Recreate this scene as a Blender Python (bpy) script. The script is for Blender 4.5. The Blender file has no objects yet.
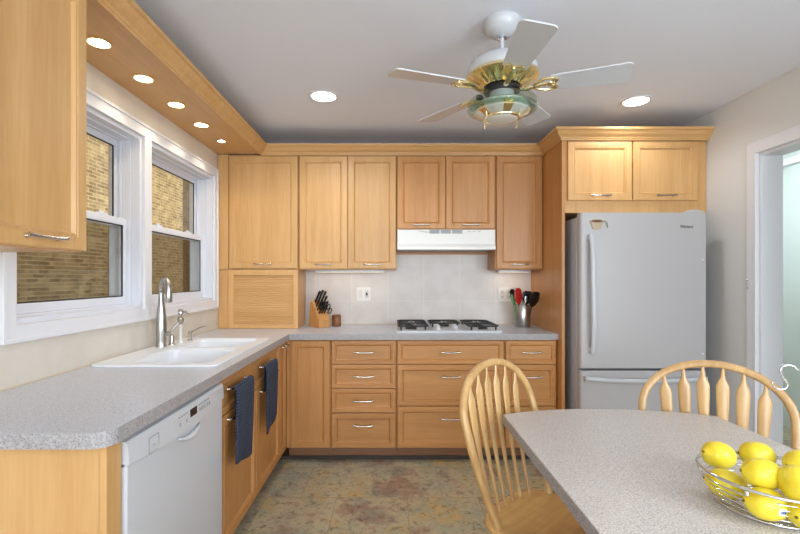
import bpy, bmesh, math, random
from math import sin, cos, pi, radians
from mathutils import Vector, Matrix
from mathutils.geometry import tessellate_polygon

random.seed(7)
scene = bpy.context.scene
COL = scene.collection

# ------------------------------------------------------------------ camera
H = 1.306
cam_data = bpy.data.cameras.new('camera')
cam_data.sensor_width = 36
cam_data.lens = 450 / 800 * 36
cam_data.shift_x = 8 / 800
cam_data.shift_y = 11 / 800
cam_data.clip_start = 0.02
cam = bpy.data.objects.new('camera', cam_data)
cam.location = (0, 0, H)
cam.rotation_euler = (pi / 2, 0, 0)
COL.objects.link(cam)
scene.camera = cam

# ------------------------------------------------------------------ world, sun, large lights, exposure
def lin(c):
    c = c / 255
    return c / 12.92 if c <= 0.04045 else ((c + 0.055) / 1.055) ** 2.4
def rgb(r, g, b):
    return (lin(r), lin(g), lin(b), 1)

world = bpy.data.worlds.new('sky')
scene.world = world
world.use_nodes = True
bgn = world.node_tree.nodes['Background']
sky = world.node_tree.nodes.new('ShaderNodeTexSky')
sky.sky_type = 'HOSEK_WILKIE'
sky.sun_direction = (0.7, -0.35, 0.62)
sky.turbidity = 3
world.node_tree.links.new(sky.outputs[0], bgn.inputs[0])
bgn.inputs[1].default_value = 1.3

sun_d = bpy.data.lights.new('sun', 'SUN')
sun_d.energy = 4.5
sun_d.angle = radians(1.0)
sun_d.color = (1, 0.94, 0.82)
sun = bpy.data.objects.new('sun', sun_d)
sun.rotation_euler = Vector((0.62, -0.5, 0.60)).to_track_quat('Z', 'Y').to_euler()
COL.objects.link(sun)

def area(name, loc, target, sx, sy, energy, color=(1, 1, 1), spread=pi):
    d = bpy.data.lights.new(name, 'AREA')
    d.shape = 'RECTANGLE'
    d.size, d.size_y = sx, sy
    d.energy = energy
    d.color = color
    d.spread = spread
    o = bpy.data.objects.new(name, d)
    o.location = loc
    o.rotation_euler = (Vector(loc) - Vector(target)).to_track_quat('Z', 'Y').to_euler()
    COL.objects.link(o)
    return o
# added soft fill light behind the camera, with no window there
area('fill_behind_camera', (0.4, -4.1, 1.5), (0.3, 2.0, 2.3), 3.3, 1.7, 108, (0.80, 0.90, 1.0))
# second added fill at the right-hand wall, no window built there
area('fill_from_right', (2.14, -0.1, 1.55), (-1.0, 0.9, 1.75), 1.3, 1.2, 50, (0.82, 0.92, 1.0))
# added lamp out of view that brightens the hall beyond the doorway
area('hall_fill_light', (2.78, 3.25, 2.41), (3.3, 3.5, 1.0), 0.3, 0.3, 16, (0.95, 1.0, 1.0))

scene.view_settings.view_transform = 'Standard'
scene.view_settings.look = 'None'
scene.view_settings.exposure = 0.56
scene.view_settings.gamma = 1
scene.view_settings.use_curve_mapping = False
try:
    scene.cycles.use_denoising = True
    scene.cycles.max_bounces = 10
    scene.cycles.transparent_max_bounces = 12
    scene.cycles.sample_clamp_indirect = 6
except Exception:
    pass

# ------------------------------------------------------------------ materials
def new_mat(name):
    m = bpy.data.materials.new(name)
    m.use_nodes = True
    nt = m.node_tree
    return m, nt, nt.nodes['Principled BSDF']

def simple(name, col, rough=0.5, metal=0.0, coat=0.0, emit=None, es=0.0, spec=0.5):
    m, nt, b = new_mat(name)
    b.inputs['Base Color'].default_value = col
    b.inputs['Roughness'].default_value = rough
    b.inputs['Metallic'].default_value = metal
    b.inputs['Coat Weight'].default_value = coat
    b.inputs['Specular IOR Level'].default_value = spec
    if emit:
        b.inputs['Emission Color'].default_value = emit
        b.inputs['Emission Strength'].default_value = es
    return m

def N(nt, t, **kw):
    n = nt.nodes.new(t)
    for k, v in kw.items():
        setattr(n, k, v)
    return n

def ramp(nt, stops, interp='LINEAR'):
    r = N(nt, 'ShaderNodeValToRGB')
    r.color_ramp.interpolation = interp
    els = r.color_ramp.elements
    els[0].position, els[0].color = stops[0]
    els[1].position, els[1].color = stops[-1]
    for p, c in stops[1:-1]:
        e = els.new(p)
        e.color = c
    return r

def wood(name, light, dark, axis='z', rough=0.42, scale=1.0, coat=0.08):
    """straight-grained wood: noise stretched along one axis of the object"""
    m, nt, b = new_mat(name)
    L = nt.links.new
    tc = N(nt, 'ShaderNodeTexCoord')
    oi = N(nt, 'ShaderNodeObjectInfo')
    add = N(nt, 'ShaderNodeVectorMath', operation='ADD')
    mul = N(nt, 'ShaderNodeVectorMath', operation='MULTIPLY')
    sc = {'x': (0.06, 1, 1), 'y': (1, 0.06, 1), 'z': (1, 1, 0.06)}[axis]
    mul.inputs[1].default_value = [s * scale for s in sc]
    cmb = N(nt, 'ShaderNodeCombineXYZ')
    m7 = N(nt, 'ShaderNodeMath', operation='MULTIPLY')
    m7.inputs[1].default_value = 37.0
    L(oi.outputs['Random'], m7.inputs[0])
    for i in range(3):
        L(m7.outputs[0], cmb.inputs[i])
    L(tc.outputs['Object'], add.inputs[0])
    L(cmb.outputs[0], add.inputs[1])
    L(add.outputs[0], mul.inputs[0])
    n1 = N(nt, 'ShaderNodeTexNoise')
    n1.inputs['Scale'].default_value = 90
    n1.inputs['Detail'].default_value = 4
    n2 = N(nt, 'ShaderNodeTexNoise')
    n2.inputs['Scale'].default_value = 9
    n2.inputs['Detail'].default_value = 3
    n2.inputs['Distortion'].default_value = 1.2
    L(mul.outputs[0], n1.inputs['Vector'])
    L(mul.outputs[0], n2.inputs['Vector'])
    mx = N(nt, 'ShaderNodeMix', data_type='FLOAT')
    mx.inputs[0].default_value = 0.6
    L(n1.outputs['Fac'], mx.inputs[2])
    L(n2.outputs['Fac'], mx.inputs[3])
    r = ramp(nt, [(0.32, dark), (0.66, light)])
    L(mx.outputs[0], r.inputs[0])
    hsv = N(nt, 'ShaderNodeHueSaturation')
    mr = N(nt, 'ShaderNodeMapRange')
    mr.inputs['To Min'].default_value = 0.93
    mr.inputs['To Max'].default_value = 1.05
    L(oi.outputs['Random'], mr.inputs['Value'])
    L(mr.outputs[0], hsv.inputs['Value'])
    L(r.outputs[0], hsv.inputs['Color'])
    L(hsv.outputs[0], b.inputs['Base Color'])
    b.inputs['Roughness'].default_value = rough
    b.inputs['Coat Weight'].default_value = coat
    b.inputs['Coat Roughness'].default_value = 0.2
    bp = N(nt, 'ShaderNodeBump')
    bp.inputs['Strength'].default_value = 0.04
    bp.inputs['Distance'].default_value = 0.002
    L(n1.outputs['Fac'], bp.inputs['Height'])
    L(bp.outputs[0], b.inputs['Normal'])
    return m

W_V = wood('maple_upright_grain', rgb(220, 174, 116), rgb(204, 154, 94), 'z')
W_H = wood('maple_level_grain', rgb(220, 174, 116), rgb(204, 154, 94), 'x')
W_Y = wood('maple_deep_grain', rgb(220, 174, 116), rgb(204, 154, 94), 'y')
H_V = wood('maple_warm_shade_upright_grain', rgb(206, 148, 88), rgb(186, 128, 70), 'z')  # same maple; warmer, dimmer light on these cabinets is put into the colour
H_H = wood('maple_warm_shade_level_grain', rgb(206, 148, 88), rgb(186, 128, 70), 'x')
CH_W = wood('chair_light_oak', rgb(222, 182, 124), rgb(188, 142, 86), 'z', 0.28, 0.8, 0.4)
CH_S = wood('chair_seat_oak', rgb(226, 182, 116), rgb(190, 138, 78), 'x', 0.22, 0.45, 0.5)
KICK = wood('kick_board_in_shade', rgb(150, 108, 74), rgb(126, 86, 56), 'x')  # recess shade under the base cabinets is put into this brown
BLOCK = wood('knife_block_wood', rgb(214, 160, 98), rgb(190, 130, 70), 'z', 0.4)
WALNUT = wood('brown_wood', rgb(150, 92, 50), rgb(110, 62, 32), 'z', 0.45)

def speckle(name, base, dark, light, amt=0.5, scale=420, rough=0.35):
    m, nt, b = new_mat(name)
    L = nt.links.new
    tc = N(nt, 'ShaderNodeTexCoord')
    n1 = N(nt, 'ShaderNodeTexNoise'); n1.inputs['Scale'].default_value = scale; n1.inputs['Detail'].default_value = 2
    n2 = N(nt, 'ShaderNodeTexNoise'); n2.inputs['Scale'].default_value = scale * 0.55; n2.inputs['Detail'].default_value = 3
    n3 = N(nt, 'ShaderNodeTexNoise'); n3.inputs['Scale'].default_value = 5; n3.inputs['Detail'].default_value = 3
    for n in (n1, n2, n3):
        L(tc.outputs['Object'], n.inputs['Vector'])
    r1 = ramp(nt, [(0.40, dark), (0.48, base)])
    L(n1.outputs['Fac'], r1.inputs[0])
    r2 = ramp(nt, [(0.52, (0, 0, 0, 1)), (0.62, (1, 1, 1, 1))])
    L(n2.outputs['Fac'], r2.inputs[0])
    mx = N(nt, 'ShaderNodeMix', data_type='RGBA')
    L(r2.outputs[0], mx.inputs[0]); L(r1.outputs[0], mx.inputs[6]); mx.inputs[7].default_value = light
    mx2 = N(nt, 'ShaderNodeMix', data_type='RGBA'); mx2.inputs[0].default_value = 1 - amt
    L(mx.outputs[2], mx2.inputs[6]); mx2.inputs[7].default_value = base
    L(mx2.outputs[2], b.inputs['Base Color'])
    b.inputs['Roughness'].default_value = rough
    return m

COUNTER = speckle('speckled_grey_laminate', rgb(202, 206, 217), rgb(128, 120, 112), rgb(222, 222, 224), 0.55, 330, 0.3)
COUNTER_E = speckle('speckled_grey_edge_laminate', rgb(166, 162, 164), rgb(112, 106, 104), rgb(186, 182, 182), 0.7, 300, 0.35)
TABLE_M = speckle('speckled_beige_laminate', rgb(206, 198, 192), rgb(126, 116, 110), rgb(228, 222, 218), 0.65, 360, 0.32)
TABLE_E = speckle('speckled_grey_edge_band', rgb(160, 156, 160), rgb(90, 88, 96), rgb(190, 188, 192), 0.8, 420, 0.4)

CEIL = simple('ceiling_paint', rgb(234, 237, 246), 0.9)
WALLP = simple('wall_paint', rgb(226, 224, 221), 0.85)
HALLP = simple('hall_pale_green_paint', rgb(210, 222, 220), 0.85)
TRIM = simple('white_trim_paint', rgb(232, 232, 236), 0.4)
VINYL = simple('white_vinyl', rgb(226, 228, 236), 0.35)
DARK_GASKET = simple('dark_gasket', rgb(30, 30, 32), 0.5)
APPL = simple('white_enamel', rgb(203, 204, 208), 0.28, coat=0.2)
APPL2 = simple('off_white_enamel', rgb(236, 234, 228), 0.3, coat=0.2)
PLAST = simple('grey_plastic', rgb(150, 150, 152), 0.5)
BLACK = simple('black_plastic', rgb(18, 18, 20), 0.35)
IRON = simple('cast_iron', rgb(44, 44, 46), 0.5)
STEEL = simple('brushed_steel', rgb(178, 176, 172), 0.28, 1.0)
NICKEL = simple('satin_nickel', rgb(196, 190, 180), 0.25, 1.0)
CHROME = simple('chrome', rgb(215, 215, 220), 0.08, 1.0)
BRASS = simple('polished_brass', rgb(240, 222, 172), 0.2, 1.0)
PORC = simple('white_sink', rgb(234, 237, 242), 0.32, coat=0.1)
SHADE_IN = simple('cabinet_inside', rgb(120, 84, 48), 0.8)
TOEVINYL = simple('dark_vinyl_base', rgb(62, 52, 46), 0.5)
LENS = simple('lit_lens', (1, 1, 1, 1), 0.5, emit=(1, 0.97, 0.92, 1), es=9)
LENSW = simple('lit_warm_lens', (1, 1, 1, 1), 0.5, emit=(1, 0.88, 0.68, 1), es=9)
LENSB = simple('dim_warm_lens', rgb(240, 225, 200), 0.5, emit=(1, 0.86, 0.66, 1), es=0.8)
LEMON_TIP = simple('lemon_tip', rgb(120, 96, 30), 0.7)
RED = simple('red_silicone', rgb(170, 28, 20), 0.35)
GREENP = simple('green_silicone', rgb(96, 150, 96), 0.4)
STICK = simple('white_sticker', rgb(225, 230, 235), 0.4)
BLUEP = simple('blue_print', rgb(60, 90, 150), 0.4)
FRIDGE = simple('refrigerator_enamel', rgb(190, 186, 186), 0.4)
FROST = simple('frosted_diffuser', rgb(222, 218, 208), 0.5)
CUPM = simple('tan_cup', rgb(190, 172, 142), 0.4)
CUPD = simple('brown_coffee', rgb(110, 74, 44), 0.5)
LETTER = simple('grey_lettering', rgb(96, 86, 76), 0.4, 0.3)

def glass(name, tint=(1, 1, 1, 1), gl=0.06):
    m = bpy.data.materials.new(name); m.use_nodes = True
    nt = m.node_tree; nt.nodes.clear()
    out = N(nt, 'ShaderNodeOutputMaterial')
    tr = N(nt, 'ShaderNodeBsdfTransparent'); tr.inputs[0].default_value = tint
    g = N(nt, 'ShaderNodeBsdfGlossy'); g.inputs['Roughness'].default_value = 0.02
    mx = N(nt, 'ShaderNodeMixShader')
    lw = N(nt, 'ShaderNodeLayerWeight'); lw.inputs[0].default_value = 0.5
    pw = N(nt, 'ShaderNodeMath', operation='POWER'); pw.inputs[1].default_value = 5
    nt.links.new(lw.outputs['Facing'], pw.inputs[0])
    md = N(nt, 'ShaderNodeMath', operation='MULTIPLY_ADD'); md.inputs[1].default_value = 0.5; md.inputs[2].default_value = gl
    nt.links.new(pw.outputs[0], md.inputs[0])
    nt.links.new(md.outputs[0], mx.inputs[0])
    nt.links.new(tr.outputs[0], mx.inputs[1]); nt.links.new(g.outputs[0], mx.inputs[2])
    nt.links.new(mx.outputs[0], out.inputs[0])
    return m
PANE = glass('window_pane_glass', (0.97, 0.98, 0.97, 1), 0.02)
FANGLASS = glass('greenish_glass', (0.84, 0.90, 0.86, 1), 0.08)

def screen_mat():
    m = bpy.data.materials.new('insect_screen'); m.use_nodes = True
    nt = m.node_tree; nt.nodes.clear()
    out = N(nt, 'ShaderNodeOutputMaterial')
    tr = N(nt, 'ShaderNodeBsdfTransparent'); tr.inputs[0].default_value = (0.34, 0.335, 0.33, 1)
    d = N(nt, 'ShaderNodeBsdfDiffuse'); d.inputs[0].default_value = rgb(60, 60, 62)
    mx = N(nt, 'ShaderNodeMixShader'); mx.inputs[0].default_value = 0.0
    nt.links.new(tr.outputs[0], mx.inputs[1]); nt.links.new(d.outputs[0], mx.inputs[2])
    nt.links.new(mx.outputs[0], out.inputs[0])
    return m
SCREEN = screen_mat()

def tile_mat(name, swap=False):
    """large square wall tiles with thin grout; x/z of the object's own frame"""
    m, nt, b = new_mat(name)
    L = nt.links.new
    tc = N(nt, 'ShaderNodeTexCoord')
    sp = N(nt, 'ShaderNodeSeparateXYZ'); L(tc.outputs['Object'], sp.inputs[0])
    def line(out, off, per, w):
        a = N(nt, 'ShaderNodeMath', operation='SUBTRACT'); L(out, a.inputs[0]); a.inputs[1].default_value = off
        d = N(nt, 'ShaderNodeMath', operation='DIVIDE'); L(a.outputs[0], d.inputs[0]); d.inputs[1].default_value = per
        f = N(nt, 'ShaderNodeMath', operation='FLOORED_MODULO'); L(d.outputs[0], f.inputs[0]); f.inputs[1].default_value = 1
        s = N(nt, 'ShaderNodeMath', operation='LESS_THAN'); L(f.outputs[0], s.inputs[0]); s.inputs[1].default_value = w / per
        return s
    a = line(sp.outputs['Y' if swap else 'X'], -0.038 if not swap else 1.12, 0.303, 0.005)
    z = line(sp.outputs['Z'], 1.11 - 0.303, 0.303, 0.005)
    mxx = N(nt, 'ShaderNodeMath', operation='MAXIMUM'); L(a.outputs[0], mxx.inputs[0]); L(z.outputs[0], mxx.inputs[1])
    n = N(nt, 'ShaderNodeTexNoise'); n.inputs['Scale'].default_value = 7; n.inputs['Detail'].default_value = 5
    L(tc.outputs['Object'], n.inputs['Vector'])
    if swap:
        r = ramp(nt, [(0.3, rgb(216, 206, 192)), (0.7, rgb(228, 220, 208))])
    else:
        r = ramp(nt, [(0.3, rgb(208, 198, 190)), (0.7, rgb(220, 212, 206))])
    L(n.outputs['Fac'], r.inputs[0])
    mx = N(nt, 'ShaderNodeMix', data_type='RGBA')
    L(mxx.outputs[0], mx.inputs[0]); L(r.outputs[0], mx.inputs[6])
    mx.inputs[7].default_value = rgb(224, 217, 209) if not swap else rgb(222, 212, 198)
    L(mx.outputs[2], b.inputs['Base Color'])
    b.inputs['Roughness'].default_value = 0.35
    bp = N(nt, 'ShaderNodeBump'); bp.inputs['Strength'].default_value = 0.25; bp.inputs['Distance'].default_value = 0.002
    bp.invert = True
    L(mxx.outputs[0], bp.inputs['Height']); L(bp.outputs[0], b.inputs['Normal'])
    return m
TILE_B = tile_mat('backsplash_tile')
TILE_L = tile_mat('window_wall_tile', True)

def floor_mat():
    m, nt, b = new_mat('slate_look_vinyl')
    L = nt.links.new
    tc = N(nt, 'ShaderNodeTexCoord')
    mp = N(nt, 'ShaderNodeMapping'); mp.inputs['Location'].default_value = (0.12, 0.26, 0)
    L(tc.outputs['Object'], mp.inputs[0])
    br = N(nt, 'ShaderNodeTexBrick')
    br.inputs['Scale'].default_value = 1
    br.inputs['Brick Width'].default_value = 0.42
    br.inputs['Row Height'].default_value = 0.42
    br.inputs['Mortar Size'].default_value = 0.0022
    br.inputs['Mortar Smooth'].default_value = 0.6
    br.offset = 0.5
    br.inputs['Color1'].default_value = (0, 0, 0, 1); br.inputs['Color2'].default_value = (1, 1, 1, 1)
    br.inputs['Mortar'].default_value = (0.5, 0.5, 0.5, 1)
    L(mp.outputs[0], br.inputs['Vector'])
    # per tile shift of the noise
    va = N(nt, 'ShaderNodeVectorMath', operation='MULTIPLY_ADD')
    L(br.outputs['Color'], va.inputs[0]); va.inputs[1].default_value = (3.1, 1.7, 2.2); L(tc.outputs['Object'], va.inputs[2])
    n1 = N(nt, 'ShaderNodeTexNoise'); n1.inputs['Scale'].default_value = 3.6; n1.inputs['Detail'].default_value = 8; n1.inputs['Roughness'].default_value = 0.72
    n2 = N(nt, 'ShaderNodeTexNoise'); n2.inputs['Scale'].default_value = 4.6; n2.inputs['Detail'].default_value = 6; n2.inputs['Roughness'].default_value = 0.65
    n3 = N(nt, 'ShaderNodeTexNoise'); n3.inputs['Scale'].default_value = 26; n3.inputs['Detail'].default_value = 6; n3.inputs['Roughness'].default_value = 0.8
    off = N(nt, 'ShaderNodeVectorMath', operation='ADD'); L(va.outputs[0], off.inputs[0]); off.inputs[1].default_value = (11, 5, 3)
    L(va.outputs[0], n1.inputs['Vector']); L(off.outputs[0], n2.inputs['Vector']); L(va.outputs[0], n3.inputs['Vector'])
    r1 = ramp(nt, [(0.32, rgb(142, 114, 98)), (0.43, rgb(172, 146, 122)), (0.50, rgb(194, 182, 150)), (0.57, rgb(186, 168, 128)), (0.66, rgb(214, 176, 112))])
    L(n1.outputs['Fac'], r1.inputs[0])
    r2 = ramp(nt, [(0.46, (0, 0, 0, 1)), (0.62, (1, 1, 1, 1))])
    L(n2.outputs['Fac'], r2.inputs[0])
    mx = N(nt, 'ShaderNodeMix', data_type='RGBA')
    m1 = N(nt, 'ShaderNodeMath', operation='MULTIPLY'); m1.inputs[1].default_value = 0.55; L(r2.outputs[0], m1.inputs[0])
    L(m1.outputs[0], mx.inputs[0]); L(r1.outputs[0], mx.inputs[6]); mx.inputs[7].default_value = rgb(150, 162, 150)
    r3 = ramp(nt, [(0.34, rgb(104, 86, 74)), (0.48, (1, 1, 1, 1))])
    L(n3.outputs['Fac'], r3.inputs[0])
    mx2 = N(nt, 'ShaderNodeMix', data_type='RGBA', blend_type='MULTIPLY'); mx2.inputs[0].default_value = 0.75
    L(mx.outputs[2], mx2.inputs[6]); L(r3.outputs[0], mx2.inputs[7])
    mx3 = N(nt, 'ShaderNodeMix', data_type='RGBA')
    mf = N(nt, 'ShaderNodeMath', operation='MULTIPLY'); mf.inputs[1].default_value = 0.5; L(br.outputs['Fac'], mf.inputs[0])
    L(mf.outputs[0], mx3.inputs[0]); L(mx2.outputs[2], mx3.inputs[6]); mx3.inputs[7].default_value = rgb(100, 84, 66)
    L(mx3.outputs[2], b.inputs['Base Color'])
    b.inputs['Roughness'].default_value = 0.42
    bp = N(nt, 'ShaderNodeBump'); bp.inputs['Strength'].default_value = 0.15; bp.inputs['Distance'].default_value = 0.003
    L(n3.outputs['Fac'], bp.inputs['Height']); L(bp.outputs[0], b.inputs['Normal'])
    return m
FLOOR = floor_mat()

def brick_mat(name, c1, c2, mort):
    m, nt, b = new_mat(name)
    L = nt.links.new
    tc = N(nt, 'ShaderNodeTexCoord')
    sp = N(nt, 'ShaderNodeSeparateXYZ'); L(tc.outputs['Object'], sp.inputs[0])
    sm = N(nt, 'ShaderNodeMath', operation='ADD'); L(sp.outputs['X'], sm.inputs[0]); L(sp.outputs['Y'], sm.inputs[1])
    cb = N(nt, 'ShaderNodeCombineXYZ'); L(sm.outputs[0], cb.inputs[0]); L(sp.outputs['Z'], cb.inputs[1])
    br = N(nt, 'ShaderNodeTexBrick')
    br.inputs['Scale'].default_value = 1
    br.inputs['Brick Width'].default_value = 0.21; br.inputs['Row Height'].default_value = 0.062
    br.inputs['Mortar Size'].default_value = 0.008; br.inputs['Mortar Smooth'].default_value = 0.3
    br.inputs['Color1'].default_value = c1; br.inputs['Color2'].default_value = c2; br.inputs['Mortar'].default_value = mort
    L(cb.outputs[0], br.inputs['Vector'])
    n = N(nt, 'ShaderNodeTexNoise'); n.inputs['Scale'].default_value = 5; n.inputs['Detail'].default_value = 6
    L(tc.outputs['Object'], n.inputs['Vector'])
    r = ramp(nt, [(0.3, (0.55, 0.5, 0.45, 1)), (0.65, (1, 1, 1, 1))]); L(n.outputs['Fac'], r.inputs[0])
    mx = N(nt, 'ShaderNodeMix', data_type='RGBA', blend_type='MULTIPLY'); mx.inputs[0].default_value = 0.8
    L(br.outputs['Color'], mx.inputs[6]); L(r.outputs[0], mx.inputs[7])
    L(mx.outputs[2], b.inputs['Base Color']); b.inputs['Roughness'].default_value = 0.9
    return m
BRICK = brick_mat('yellow_brick', rgb(204, 176, 128), rgb(150, 122, 84), rgb(212, 196, 160))
BRICK_D = brick_mat('brown_brick', rgb(120, 96, 58), rgb(92, 72, 44), rgb(130, 112, 80))

def towel_mat():
    m, nt, b = new_mat('navy_waffle_cotton')
    L = nt.links.new
    tc = N(nt, 'ShaderNodeTexCoord')
    w = N(nt, 'ShaderNodeTexWave', bands_direction='Z'); w.inputs['Scale'].default_value = 22; w.inputs['Distortion'].default_value = 1.5
    w.inputs['Detail'].default_value = 3
    L(tc.outputs['Object'], w.inputs['Vector'])
    r = ramp(nt, [(0.1, rgb(38, 44, 62)), (0.9, rgb(62, 70, 92))])
    L(w.outputs['Fac'], r.inputs[0]); L(r.outputs[0], b.inputs['Base Color'])
    b.inputs['Roughness'].default_value = 0.95
    bp = N(nt, 'ShaderNodeBump'); bp.inputs['Strength'].default_value = 0.6; bp.inputs['Distance'].default_value = 0.003
    L(w.outputs['Fac'], bp.inputs['Height']); L(bp.outputs[0], b.inputs['Normal'])
    return m
TOWEL = towel_mat()

def lemon_mat():
    m, nt, b = new_mat('lemon_peel')
    L = nt.links.new
    tc = N(nt, 'ShaderNodeTexCoord')
    n = N(nt, 'ShaderNodeTexNoise'); n.inputs['Scale'].default_value = 160; n.inputs['Detail'].default_value = 1
    n2 = N(nt, 'ShaderNodeTexNoise'); n2.inputs['Scale'].default_value = 14
    L(tc.outputs['Object'], n.inputs['Vector']); L(tc.outputs['Object'], n2.inputs['Vector'])
    r = ramp(nt, [(0.35, rgb(232, 200, 36)), (0.65, rgb(246, 228, 70))]); L(n2.outputs['Fac'], r.inputs[0])
    L(r.outputs[0], b.inputs['Base Color'])
    b.inputs['Roughness'].default_value = 0.3; b.inputs['Subsurface Weight'].default_value = 0.08
    b.inputs['Subsurface Radius'].default_value = (0.01, 0.008, 0.002)
    bp = N(nt, 'ShaderNodeBump'); bp.inputs['Strength'].default_value = 0.35; bp.inputs['Distance'].default_value = 0.001
    L(n.outputs['Fac'], bp.inputs['Height']); L(bp.outputs[0], b.inputs['Normal'])
    return m
LEMON = lemon_mat()

# ------------------------------------------------------------------ mesh helpers
class MB:
    """collects shapes and links them as ONE mesh object"""
    def __init__(self):
        self.v, self.f, self.m = [], [], Matrix.Identity(4)
        self.mi = []
        self.cur = 0
    def _add(self, vs, fs):
        o = len(self.v)
        self.v += [tuple(self.m @ Vector(p)) for p in vs]
        self.f += [tuple(i + o for i in f) for f in fs]
        self.mi += [self.cur] * len(fs)
        return self
    def box(self, x0, y0, z0, x1, y1, z1):
        vs = [(x0, y0, z0), (x1, y0, z0), (x1, y1, z0), (x0, y1, z0), (x0, y0, z1), (x1, y0, z1), (x1, y1, z1), (x0, y1, z1)]
        return self._add(vs, [(3, 2, 1, 0), (4, 5, 6, 7), (0, 1, 5, 4), (1, 2, 6, 5), (2, 3, 7, 6), (3, 0, 4, 7)])
    def loops(self, rings, cap0=True, cap1=True, closed=False):
        n = len(rings[0])
        vs = [p for r in rings for p in r]
        fs = []
        R = len(rings)
        for k in range(R if closed else R - 1):
            a, b2 = k * n, ((k + 1) % R) * n
            for i in range(n):
                j = (i + 1) % n
                fs.append((a + i, a + j, b2 + j, b2 + i))
        if not closed:
            if cap0: fs.append(tuple(range(n - 1, -1, -1)))
            if cap1: fs.append(tuple((R - 1) * n + i for i in range(n)))
        return self._add(vs, fs)
    def lathe(self, prof, n=32, c=(0, 0, 0), axis='z'):
        rings = []
        for r, z in prof:
            r = max(r, 1e-5)
            ring = []
            for i in range(n):
                a = 2 * pi * i / n
                p = (r * cos(a), r * sin(a), z)
                if axis == 'x': p = (z, p[0], p[1])
                if axis == 'y': p = (p[1], z, p[0])
                ring.append((p[0] + c[0], p[1] + c[1], p[2] + c[2]))
            rings.append(ring)
        return self.loops(rings)
    def tube(self, path, r, n=10, closed=False, flat=1.0, up=None, caps=True):
        """swept ellipse; r number or list; flat scales the second axis (number or list)"""
        P = [Vector(p) for p in path]
        K = len(P)
        rs = r if isinstance(r, (list, tuple)) else [r] * K
        fl = flat if isinstance(flat, (list, tuple)) else [flat] * K
        T = []
        for i in range(K):
            if closed: t = P[(i + 1) % K] - P[i - 1]
            else: t = P[min(i + 1, K - 1)] - P[max(i - 1, 0)]
            T.append(t.normalized())
        u = Vector(up) if up else (Vector((0, 0, 1)) if abs(T[0].z) < 0.9 else Vector((1, 0, 0)))
        rings = []
        for i in range(K):
            t = T[i]
            a = (u - t * u.dot(t))
            if a.length < 1e-4: a = Vector((1, 0, 0)) - t * t.x
            a.normalize()
            b2 = t.cross(a)
            if not up: u = a
            rings.append([tuple(P[i] + a * (rs[i] * cos(2 * pi * k / n)) + b2 * (rs[i] * fl[i] * sin(2 * pi * k / n))) for k in range(n)])
        return self.loops(rings, caps, caps, closed)
    def prism(self, outer, holes, z0, z1, plane='xy', hole_walls=True):
        """flat slab with holes; plane says which two axes the outline uses"""
        def P(a, b2, c):
            return {'xy': (a, b2, c), 'yz': (c, a, b2), 'xz': (a, c, b2)}[plane]
        polys = [outer] + list(holes)
        tris = tessellate_polygon([[Vector((p[0], p[1], 0)) for p in q] for q in polys])
        flat = [p for q in polys for p in q]
        n = len(flat)
        vs = [P(p[0], p[1], z0) for p in flat] + [P(p[0], p[1], z1) for p in flat]
        fs = []
        for t in tris:
            fs.append(tuple(t)); fs.append(tuple(n + i for i in reversed(t)))
        o = 0
        for q in polys:
            k = len(q)
            for i in range(k):
                j = (i + 1) % k
                fs.append((o + i, o + j, n + o + j, n + o + i))
            o += k
        return self._add(vs, fs)
    def build(self, name, mat, parent=None, smooth=False, bevel=0, seg=2, sub=0, loc=None, rot=None, angle=40):
        me = bpy.data.meshes.new(name)
        me.from_pydata(self.v, [], self.f)
        bm = bmesh.new(); bm.from_mesh(me)
        bmesh.ops.recalc_face_normals(bm, faces=bm.faces)
        bm.to_mesh(me); bm.free()
        mats = mat if isinstance(mat, (list, tuple)) else [mat]
        for q in mats: me.materials.append(q)
        for p, i in zip(me.polygons, self.mi): p.material_index = i
        o = bpy.data.objects.new(name, me)
        COL.objects.link(o)
        if parent is not None: o.parent = parent
        if loc: o.location = loc
        if rot: o.rotation_euler = rot
        if smooth:
            for p in me.polygons: p.use_smooth = True
            if smooth == 'auto':
                me.set_sharp_from_angle(angle=radians(angle))
        if bevel:
            b2 = o.modifiers.new('edge', 'BEVEL'); b2.width = bevel; b2.segments = seg
            b2.limit_method = 'ANGLE'; b2.angle_limit = radians(35)
        if sub:
            s = o.modifiers.new('smooth', 'SUBSURF'); s.levels = sub; s.render_levels = sub
        return o

def rrect(x0, y0, x1, y1, r, n=6):
    pts = []
    for cx, cy, a0 in ((x1 - r, y1 - r, 0), (x0 + r, y1 - r, 90), (x0 + r, y0 + r, 180), (x1 - r, y0 + r, 270)):
        for i in range(n + 1):
            a = radians(a0 + 90 * i / n)
            pts.append((cx + r * cos(a), cy + r * sin(a)))
    return pts

def tag(o, label=None, cat=None, group=None, kind=None):
    if label: o['label'] = label
    if cat: o['category'] = cat
    if group: o['group'] = group
    if kind: o['kind'] = kind
    return o
def thing(name, label, cat, loc=(0, 0, 0), rz=0, group=None):
    o = bpy.data.objects.new(name, None)
    o.empty_display_size = 0.05
    o.location = loc; o.rotation_euler = (0, 0, rz)
    COL.objects.link(o)
    return tag(o, label, cat, group)
def structure(o, label=None):
    o['kind'] = 'structure'
    if label: o['label'] = label
    return o
def copy_tree(o, parent=None):
    c = o.copy(); COL.objects.link(c); c.parent = parent
    for ch in list(o.children): copy_tree(ch, c)
    return c

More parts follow.
